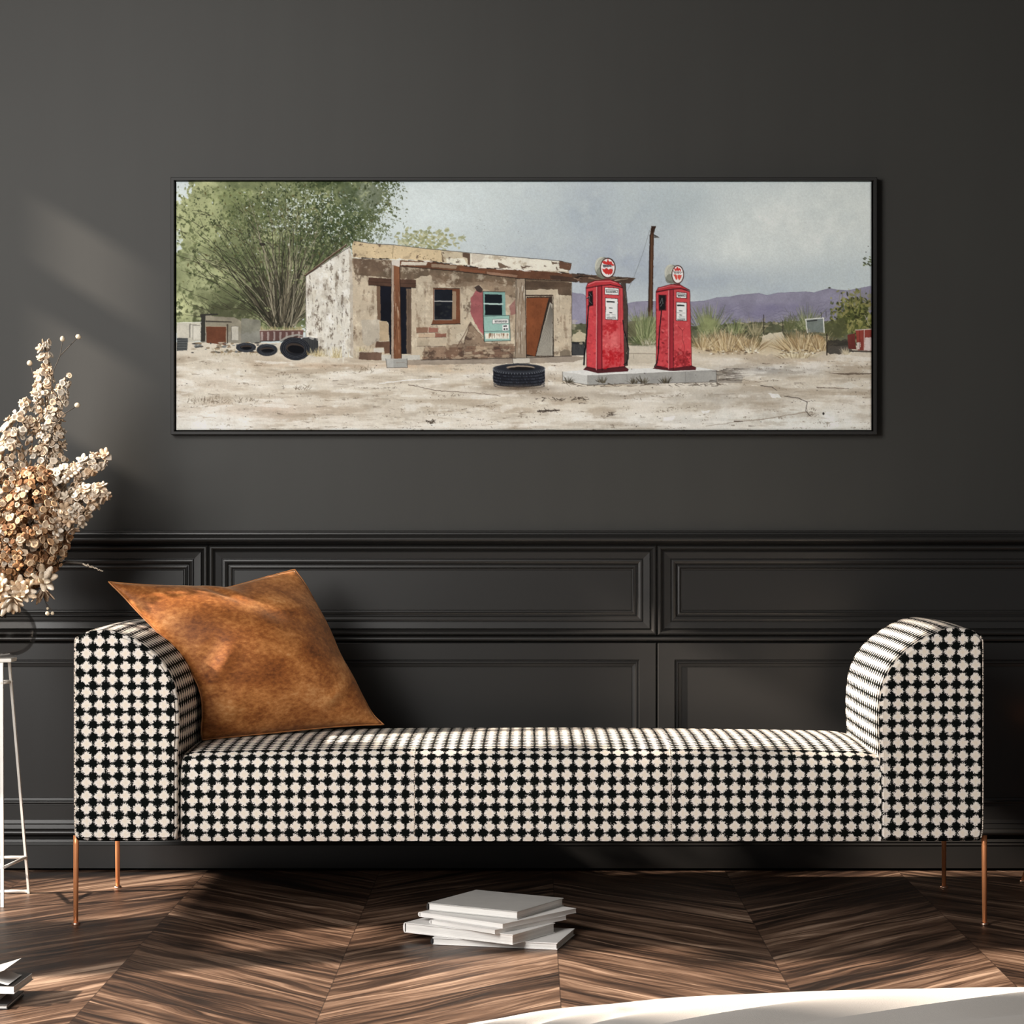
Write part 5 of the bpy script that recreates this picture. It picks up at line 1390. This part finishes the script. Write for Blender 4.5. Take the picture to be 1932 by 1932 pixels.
    def pump(side, strip_, front, cap, base, dx=0):
        poly(side, C(204, 60, 66), 1, .5, .08); poly(front, C(206, 66, 70), 1, .5, .07); poly(strip_, RD, 1, .5, .08); poly(cap, C(188, 48, 54), 1, .5, .1); poly(base, C(82, 30, 34), 1, .5, .15)
        for q in (side, front, cap, base): line(q + q[:1], 1.0, 1.0, C(66, 18, 24), .8, .4)
    p1f = z3(472, 768, 560, 755, 688, 788, 706, 1618, 472, 1642)
    pump(z3(305, 792, 418, 770, 418, 1648, 312, 1618), z3(416, 768, 470, 764, 472, 1660, 416, 1650), p1f, z3(305, 790, 322, 745, 400, 715, 560, 708, 640, 735, 686, 785, 560, 757, 466, 765), z3(280, 1642, 312, 1612, 430, 1640, 702, 1610, 746, 1640, 738, 1660, 430, 1678))
    p2f = z3(1214, 808, 1290, 795, 1386, 825, 1406, 1610, 1214, 1642)
    pump(z3(1033, 832, 1168, 806, 1168, 1640, 1036, 1608), z3(1166, 806, 1212, 804, 1214, 1645, 1166, 1640), p2f, z3(1033, 830, 1056, 790, 1190, 755, 1290, 762, 1386, 815, 1290, 796, 1210, 800), z3(1005, 1632, 1040, 1602, 1180, 1632, 1402, 1602, 1450, 1622, 1444, 1646, 1180, 1654))
    def stain(pts, n, cols, wx_, hy):
        for i in range(n):
            x, y = r.choice(pts); x += r.gauss(0, wx_); y += r.gauss(0, hy)
            blob(*z3(x, y)[0], r.uniform(.8, 4.2), r.uniform(.8, 3.4), r.uniform(0, 3), r.choice(cols), r.uniform(.3, .75))
    def clip_front(fr, fn):
        sl, mk_ = mask_poly(fr, .3); keep = img[sl].copy(); fn(); img[sl] = keep * (1 - mk_[..., None]) + img[sl] * mk_[..., None]
        return sl
    def with_clip(fr, fn):
        full = img.copy(); fn(); sl, mk_ = mask_poly(fr, .3); q = full; q[sl] = q[sl] * (1 - mk_[..., None]) + img[sl] * mk_[..., None]; img[:] = q
    def st1():
        wash(*z3(590, 1330)[0], 14, 20, C(222, 96, 96), .9, .2)
        stain([(560, 1200), (600, 1180), (540, 1240)], 60, [C(176, 26, 34), C(196, 34, 40)], 40, 30); stain([(570, 1520), (600, 1490), (540, 1550)], 110, [C(198, 26, 34), C(182, 22, 30)], 48, 45); stain([(580, 1350)], 30, [C(228, 108, 106)], 60, 60)
        line(z3(660, 800, 668, 1600), .8, .8, C(150, 30, 38), .6)
    with_clip(p1f, st1)
    def st2():
        stain([(1300, 1530), (1350, 1560), (1270, 1560)], 100, [C(150, 30, 36), C(120, 26, 32), C(176, 40, 44)], 46, 50); stain([(1300, 1300)], 40, [C(224, 98, 96), C(214, 80, 82)], 60, 90)
        line(z3(1265, 1190, 1310, 1240, 1305, 1320, 1330, 1400, 1325, 1480), .9, .6, C(120, 26, 32), .8); line(z3(1310, 1240, 1330, 1210), .8, .5, C(120, 26, 32), .7)
    with_clip(p2f, st2)
    def st3(): stain([(360, 1500), (350, 1100)], 60, [C(226, 70, 70), C(176, 40, 48), C(214, 84, 84)], 34, 170)
    with_clip(z3(305, 792, 418, 770, 418, 1648, 312, 1618), st3)
    def st4(): stain([(1100, 1300), (1120, 1400)], 70, [C(126, 28, 36), C(166, 40, 46), C(216, 90, 90)], 40, 190)
    with_clip(z3(1033, 832, 1168, 806, 1168, 1640, 1036, 1608), st4)
    for a in ((416, 775, 412, 1645), (1166, 812, 1164, 1636)): line(z3(*a), 1.6, 1.4, C(236, 150, 148), .8, .4)
    for a in ((470, 768, 472, 1655), (1214, 808, 1214, 1645)): line(z3(*a), 1.1, 1.1, C(50, 14, 20), .9, .3)
    for a in ((430, 775, 428, 1640), (1182, 812, 1180, 1638)): line(z3(*a), 1.0, 1.0, C(120, 24, 34), .8, .4)
    line(z3(330, 755, 400, 728, 560, 722, 630, 745), 1.3, 1.0, C(232, 140, 140), .8); line(z3(1065, 800, 1180, 770, 1290, 778), 1.2, .9, C(230, 140, 140), .7)
    line(z3(310, 800, 418, 776, 470, 770, 560, 760, 684, 792), 1.1, 1.1, C(60, 16, 22), .85); line(z3(1036, 838, 1166, 812, 1214, 806, 1290, 800, 1384, 828), 1.1, 1.1, C(60, 16, 22), .85)
    def label(x0_, y0_, x1_, y1_, sk, panel):
        poly(z3(x0_, y0_, x1_, y0_ + sk, x1_, y1_ + sk, x0_, y1_), C(70, 24, 28), 1, .3); poly(z3(x0_ + 6, y0_ + 6, x1_ - 6, y0_ + sk + 6, x1_ - 6, y1_ + sk - 6, x0_ + 6, y1_ - 6), C(224, 225, 220), 1, .3, .03)
        if not panel:
            xx, yy = x0_ + 16, (y0_ + y1_) / 2 - 12; w = x1_ - x0_ - 34; hh = 28
            line(z3(xx, yy, xx + w, yy + 4, xx + w, yy + hh, xx + 4, yy + hh, xx, yy), .9, .9, C(40, 40, 42), .9, .2)
            for k in range(8): x = xx + 10 + k * (w - 20) / 8; line(z3(x, yy + hh - 12, x + r.uniform(2, 8), yy + hh - r.uniform(4, 14)), 1.5, 1.0, C(36, 36, 38), .95, .2)
    label(498, 784, 650, 862, 8, False); label(504, 893, 640, 1122, 8, True); label(1243, 832, 1356, 896, 8, False); label(1240, 936, 1358, 1134, 6, True)
    def marks(x0_, y0_, s):
        line(z3(x0_ + 22 * s, y0_ + 42 * s, x0_ + 94 * s, y0_ + 46 * s), 3.0, 2.6, C(30, 30, 32), .95, .6); line(z3(x0_ + 44 * s, y0_ + 108 * s, x0_ + 76 * s, y0_ + 110 * s), 1.8, 1.4, C(50, 50, 52), .9)
        for f in (130, 175, 190): line(z3(x0_ + 14 * s, y0_ + f * s, x0_ + 112 * s, y0_ + (f + 4) * s), .7, .5, C(90, 90, 92), .8, .3, .4)
        line(z3(x0_ + 48 * s, y0_ + 156 * s, x0_ + 70 * s, y0_ + 158 * s), 1.8, 1.5, C(40, 40, 42), .9); 
        for k in range(8): x = x0_ + (20 + k * 12) * s; line(z3(x, y0_ + 205 * s, x + 5 * s, y0_ + 220 * s), 1.2, .9, C(60, 60, 62), .9, .2)
    marks(504, 893, 1.0); marks(1240, 936, .88)
    # nozzles and hoses
    poly(z3(326, 828, 378, 818, 382, 978, 332, 988), C(92, 24, 30), 1, .3); poly(z3(334, 838, 372, 828, 376, 968, 340, 978), C(26, 24, 26), 1, .5); poly(z3(1058, 862, 1144, 862, 1140, 1028, 1062, 1030), C(96, 26, 32), 1, .3); poly(z3(1066, 870, 1132, 870, 1128, 1018, 1070, 1020), C(26, 24, 26), 1, .5)
    for a in ((318, 900, 345, 885, 350, 940), (345, 850, 365, 880), (340, 930, 372, 960), (1080, 960, 1100, 905, 1108, 930), (1085, 990, 1110, 950), (1100, 900, 1112, 960)): line(z3(*a), 2.2, 1.4, C(20, 18, 20)); line(z3(*[q - 4 for q in a]), .8, .5, C(190, 190, 190), .7)
    line(z3(330, 980, 318, 1200, 302, 1400, 290, 1480, 284, 1590), 2.2, 3.2, C(22, 22, 26), 1, .4); line(z3(1090, 1030, 1078, 1160, 1066, 1300, 1056, 1480, 1044, 1570, 1018, 1612), 2.0, 2.0, C(22, 20, 24), 1, .4)
    line(z3(690, 1130, 700, 1230, 730, 1340, 748, 1430, 744, 1530, 722, 1580, 700, 1590), 1.9, 1.9, C(20, 20, 24), 1, .3); line(z3(155, 1360, 285, 1355, 290, 1400), 1.2, 1.2, C(24, 24, 26), .8)
    # globes
    def globe(sx, sy, srx, sry, fx_, fy_, frx, fry, seed):
        (a, b), = z3(sx, sy); blob(a, b, srx / 5.52, sry / 5.52, 0, C(120, 120, 106)); blob(a - 3, b - 3, srx / 5.52 * .8, sry / 5.52 * .86, 0, C(190, 188, 172)); blob(a - 5, b + 8, srx / 5.52 * .5, sry / 5.52 * .5, .4, C(110, 112, 98), .7)
        for k in (.3, .55, .8): line([(a + (fx_ - sx) / 5.52 * k + math.cos(t_) * srx / 5.52 * .95, b + (fy_ - sy) / 5.52 * k + math.sin(t_) * sry / 5.52 * .95) for t_ in [1.7 + 2.9 * i / 12 for i in range(13)]], .7, .7, C(110, 108, 94), .6)
        (a, b), = z3(fx_, fy_); blob(a, b, frx / 5.52, fry / 5.52, 0, C(58, 46, 42)); blob(a, b, frx / 5.52 * .90, fry / 5.52 * .92, 0, C(120, 50, 46)); blob(a, b, frx / 5.52 * .86, fry / 5.52 * .88, 0, C(232, 224, 218))
    globe(485, 583, 88, 112, 532, 584, 82, 108, 1); globe(1200, 650, 76, 100, 1260, 652, 66, 98, 2)
    GRD = C(206, 48, 44)
    poly(z3(474, 522, 500, 508, 520, 520, 530, 494, 548, 516, 570, 512, 580, 540, 598, 548, 590, 566, 560, 552, 520, 548, 490, 540), GRD, 1, .9); poly(z3(474, 590, 500, 596, 518, 582, 540, 600, 566, 588, 588, 600, 580, 640, 566, 648, 558, 660, 550, 642, 540, 660, 528, 644, 516, 652, 500, 636, 484, 618), GRD, 1, .9)
    for k in range(10): x = 484 + k * 9; line(z3(x, 552 + r.uniform(-4, 4), x + r.uniform(-3, 6), 574 + r.uniform(-4, 4)), 1.3, .9, C(44, 40, 50), .9, .4)
    line(z3(486, 562, 580, 566), .9, .9, C(44, 40, 50), .8); line(z3(535, 490, 537, 512), .9, .9, GRD); line(z3(582, 580, 584, 608), .7, .7, C(90, 90, 90), .7)
    for a in ((1228, 590, 1240, 612, 1250, 586, 1256, 610), (1258, 580, 1266, 612, 1276, 590, 1290, 616), (1230, 606, 1290, 600)): line(z3(*a), 2.2, 1.8, GRD, 1, .5)
    for k in range(6): x = 1222 + k * 12; line(z3(x, 624, x + r.uniform(0, 6), 642), 1.3, 1, C(48, 42, 48), .9, .4)
    line(z3(1210, 610, 1222, 625), .9, .9, INK, .8); line(z3(1296, 632, 1310, 626), .9, .9, INK, .8)
    poly(z3(1212, 655, 1236, 648, 1254, 662, 1272, 654, 1302, 660, 1296, 690, 1284, 704, 1272, 710, 1262, 690, 1252, 704, 1238, 706, 1228, 680), C(214, 74, 60), 1, .9); line(z3(1254, 662, 1256, 700), 1.2, .8, C(236, 210, 200), .8)
    poly(z3(490, 694, 560, 694, 560, 712, 490, 712), C(110, 44, 44), 1, .5); poly(z3(1215, 748, 1285, 748, 1285, 762, 1215, 762), C(110, 44, 44), 1, .5)
    # tyre in front
    (ax, ay), = z2(1100, 1165); (bx, by), = z2(1100, 1262)
    poly(z2(906, 1168, 1293, 1168, 1293, 1262, 1260, 1290, 1180, 1304, 1100, 1309, 1010, 1302, 935, 1286, 908, 1262), C(36, 38, 46), 1, .6, .2); blob(ax, ay, 193 / 3.943, 36 / 3.943, 0, C(52, 55, 62)); blob(ax, ay - .5, 165 / 3.943, 27 / 3.943, 0, C(38, 40, 47)); blob(ax + 3, ay - 1.5, 105 / 3.943, 17 / 3.943, 0, C(150, 132, 112)); blob(ax + 4, ay + .3, 98 / 3.943, 13 / 3.943, 0, C(24, 22, 24))
    for k in range(5):
        y = 1188 + k * 22; line([(xx, yy) for xx, yy in z2(*sum([[1100 + 192 * math.cos(t_), y + 26 * math.sin(t_)] for t_ in [3.0 - 2.86 * i / 14 for i in range(15)]], []))], 1.1, 1.1, C(12, 12, 16), .9)
        for i in range(44): t_ = 3.0 - 2.86 * i / 43; x = 1100 + 190 * math.cos(t_); yy = y + 26 * math.sin(t_) + 9; line(z2(x, yy, x + 4, yy + 8), 1.0, .8, r.choice([C(20, 20, 26), C(78, 82, 92), C(52, 55, 64)]), .7, .3)
    for i in range(26): t_ = 3.05 - 2.96 * i / 25; line(z2(1100 + 190 * math.cos(t_), 1166 + 36 * math.sin(t_), 1100 + 194 * math.cos(t_), 1174 + 36 * math.sin(t_)), 1.2, .8, C(176, 180, 184), .55, .2)
    wash(*z2(1100, 1312)[0], 62, 5, C(96, 80, 64), .8, .2)
    gp = [(332, 672), (660, 690), (900, 690), (1644, 668), (1644, 812), (332, 812)]
    fq = fbm(9, 70, 4, 7.0); sl, mm = mask_poly(gp, .5); ex = np.ones_like(mm)
    for (xa, ya, xb2, yb2) in ((1050, 600, 1356, 737), (925, 680, 1034, 737), (725, 600, 775, 697)): ex[(XX[sl] > xa) & (XX[sl] < xb2) & (YY[sl] > ya) & (YY[sl] < yb2)] = 0
    lay(sl, mm * ex * np.clip((fq[sl] * .8 + NC[sl] * .2 - .57) * 8, 0, 1) * .32, C(150, 132, 110), .1); lay(sl, mm * ex * np.clip((.44 - fq[sl] * .8 - NC[sl] * .2) * 9, 0, 1) * .55, C(234, 227, 216), .04)
    lay(sl, mm * ex * np.clip((fbm(5, 71, 4, 5.0)[sl] * .6 + ND[sl] * .4 - .67) * 22, 0, 1) * .5, C(100, 84, 68), .1)
    # ground marks
    for i in range(230):
        x = r.uniform(335, 1640); y = 812 - 128 * r.random() ** 1.3; w = r.uniform(3, 24)
        if 1055 < x < 1360 and y < 735 or 925 < x < 1035 and y < 735: continue
        line([(x, y), (x + w, y + r.uniform(-1.2, 1.2))], r.uniform(.6, 2.0), .4, r.choice([C(150, 128, 104), C(110, 90, 72), C(80, 66, 54), C(236, 230, 220), C(170, 150, 126), C(232, 226, 216)]), r.uniform(.35, .75), 1.3)
    for i in range(70): blob(r.uniform(335, 1640), r.uniform(690, 808), r.uniform(.5, 1.5), r.uniform(.4, .9), 0, C(44, 36, 30), .85)
    for cx, cy, w, n in ((400, 1660, 270, 70), (985, 1565, 50, 22), (1430, 1440, 70, 20)):
        for i in range(n): x, y = z1(cx + r.uniform(-w, w), cy + r.gauss(0, 12))[0]; th = r.uniform(-2.6, -.5); line([(x, y), (x + math.cos(th) * r.uniform(2, 10), y + math.sin(th) * r.uniform(2, 8))], .9, .4, C(96, 78, 58), .75)
    line(z2(60, 1275, 300, 1250, 520, 1240), 2, 1.5, C(238, 234, 228), .8, 1.5); line(z2(280, 1285, 480, 1330, 760, 1345, 960, 1370), 1.4, .8, C(90, 72, 58), .75, 1.5); line(z2(680, 1470, 850, 1435, 940, 1410), 1.2, .7, C(90, 74, 60), .7, 1, .35)
    for x, y, w in ((1180, 1395, 240), (1480, 1390, 120), (1240, 1482, 130), (400, 1560, 60), (1750, 1505, 40)): 
        for k in range(14): xx = x + r.uniform(0, w); line(z2(xx, y + r.gauss(0, 9), xx + r.uniform(8, 40), y + r.gauss(0, 9)), r.uniform(.8, 2.2), .5, C(66, 54, 44), .7, 1)
    line(z2(1238, 1483, 1400, 1476), 3, 2, C(54, 44, 38), .8, .8)
    line(z4(870, 1622, 960, 1632, 1032, 1662, 1022, 1728, 1054, 1762), 1.1, 1.3, C(54, 44, 38), .9, .8); line(z4(1020, 1735, 900, 1755, 720, 1785, 560, 1802, 440, 1818, 310, 1835), 1.2, .7, C(120, 100, 80), .8, 1); line(z4(510, 1800, 570, 1802), 2.2, 1.2, C(70, 56, 46), .8); line(z4(300, 1612, 520, 1602), 1.2, .6, C(120, 108, 94), .7, 1, .3)
    blob(*z4(1147, 1745)[0], 2.0, 2.6, 0, C(44, 36, 32)); line(z4(700, 1545, 780, 1555, 815, 1580), 1.4, .7, C(52, 44, 38), .85)
    for i in range(26): x, y = r.uniform(1030, 1090), r.uniform(1710, 1770); line(z4(x, y, x + r.uniform(-16, 16), y - r.uniform(2, 16)), .8, .5, C(90, 74, 58), .7)
    poly(z4(750, 1600, 820, 1605, 845, 1632, 780, 1636), C(238, 236, 230), .8, 2); poly(z4(0, 1770, 90, 1760, 80, 1790, 0, 1800), C(236, 232, 226), .7, 2.5); poly(z4(270, 1725, 345, 1718, 330, 1738, 280, 1742), C(236, 234, 228), .7, 2)
    poly(z4(1180, 1455, 1490, 1455, 1490, 1462, 1320, 1470), C(92, 76, 62), .8, 1); poly(z4(1240, 1545, 1340, 1520, 1400, 1550, 1330, 1568), C(220, 212, 198), .8, 2); line(z4(1100, 1560, 1330, 1565), 1.6, .8, C(84, 66, 50), .8, 1.4, .3)
    for i in range(36): x = r.uniform(330, 520); line(z4(x, (yq := 1430 + r.uniform(-10, 90)), x + r.uniform(30, 110), yq + r.uniform(-5, 8)), r.uniform(.7, 2), .4, C(74, 64, 56), .65, 1.3)
    for i in range(16): blob(r.uniform(870, 990), r.uniform(400, 470), .8, .6, 0, C(90, 94, 90), .5)
    # paper grain and a thin pale border where the canvas turns
    img[:] = img * (1 + ((NF - .5) * .05 + (ND - .5) * .07)[..., None])
    out = np.clip(img, 0, 1).reshape(H0, SS, W0, SS, 3).mean((1, 3))
    lum = out.mean(-1, keepdims=True); out = np.clip(lum + (out - lum) * .86, 0, 1)
    lin_ = np.where(out <= .04045, out / 12.92, ((out + .055) / 1.055) ** 2.4)
    lin_ = np.clip(lin_ * np.array([1.20, 1.26, 1.31], np.float32), 0, .9)
    return lin_.astype(np.float32), X0, Y0, W0, H0

def picture():
    dF, dC = YW - 0.036, YW - 0.027
    kF, kC = F_PX / dF, F_PX / dC
    cx_, cz_ = (988.5 - CX) / kF, H - (577 - CY) / kF
    root = thing('framed_painting', (cx_, YW - 0.002, cz_), 'wide framed painting of an abandoned filling station with two red fuel pumps', 'painting')
    def T(px, py, d): p = P(px, py, d); return Vector((p.x - cx_, p.y - (YW - 0.002), p.z - cz_))
    # frame: four mitred mouldings swept as one loop; inner side black
    a = T(322, 334, dF); b = T(1655, 820, dF); y_front = dF - YW + 0.002; y_back = 0.0
    w = 6.4 / kF
    bm = bmesh.new(); loops = []
    for ins, y in ((0.0, y_back), (0.0, y_front + 0.0015), (0.0012, y_front), (w - 0.0012, y_front), (w, y_front + 0.0012), (w, y_back)):
        loops.append([bm.verts.new(v) for v in ((a.x + ins, y, b.z + ins), (b.x - ins, y, b.z + ins), (b.x - ins, y, a.z - ins), (a.x + ins, y, a.z - ins))])
    for l0, l1 in zip(loops, loops[1:] + loops[:1]):
        for k in range(4): bm.faces.new((l0[k], l0[(k + 1) % 4], l1[(k + 1) % 4], l1[k]))
    from_bm('frame', bm, M_FRAME, root)
    box('backing', a.x + w, b.x - w, -0.010, -0.002, b.z + w, a.z - w, M_GAP, root)
    lin_, X0, Y0, W0, H0 = paint()
    p0 = T(332.5, 342.6, dC); p1 = T(1644.5, 811.4, dC)
    nx, ny = W0, H0
    gx = np.linspace(p0.x, p1.x, nx, dtype=np.float32); gz = np.linspace(p0.z, p1.z, ny, dtype=np.float32)
    co = np.empty((ny, nx, 3), np.float32); co[..., 0] = gx[None, :]; co[..., 2] = gz[:, None]
    ed = np.minimum(np.minimum(np.arange(nx)[None, :], nx - 1 - np.arange(nx)[None, :]), np.minimum(np.arange(ny)[:, None], ny - 1 - np.arange(ny)[:, None]))
    co[..., 1] = p0.y + 0.0022 * np.exp(-(ed / 1.6) ** 2)
    i = np.arange(ny * nx).reshape(ny, nx)
    q = np.stack([i[:-1, :-1], i[1:, :-1], i[1:, 1:], i[:-1, 1:]], -1).reshape(-1, 4)
    # returns of the stretched canvas
    ring = np.concatenate([i[0, :], i[1:, -1], i[-1, -2::-1], i[-2:0:-1, 0]])
    rc = co.reshape(-1, 3)[ring].copy(); rc[:, 1] = -0.010
    n0 = ny * nx; nr = len(ring); k = np.arange(nr); k2 = (k + 1) % nr
    q2 = np.stack([ring[k], ring[k2], n0 + k2, n0 + k], -1)
    co = np.concatenate([co.reshape(-1, 3), rc]); q = np.concatenate([q, q2]).astype(np.int32)
    me = bpy.data.meshes.new('canvas')
    me.vertices.add(len(co)); me.vertices.foreach_set('co', co.ravel())
    me.loops.add(q.size); me.loops.foreach_set('vertex_index', q.ravel())
    me.polygons.add(len(q)); me.polygons.foreach_set('loop_start', np.arange(0, q.size, 4, dtype=np.int32))
    me.update(calc_edges=True)
    c4 = np.ones((len(co), 4), np.float32); c4[:n0, :3] = lin_.reshape(-1, 3); c4[n0:, :3] = lin_.reshape(-1, 3)[ring] 
    at = me.color_attributes.new('paint', 'FLOAT_COLOR', 'POINT'); at.data.foreach_set('color', c4.ravel())
    t = NT('painted_canvas'); nd = t.n('ShaderNodeAttribute'); nd.attribute_name = 'paint'
    t.set(nd.outputs['Color'], 0.85, spec=0.12)
    t.bump(t.noise(t.obj(), 420.0, 2), 0.06, 0.002)
    link_mesh('canvas', me, t.m, root)
picture()
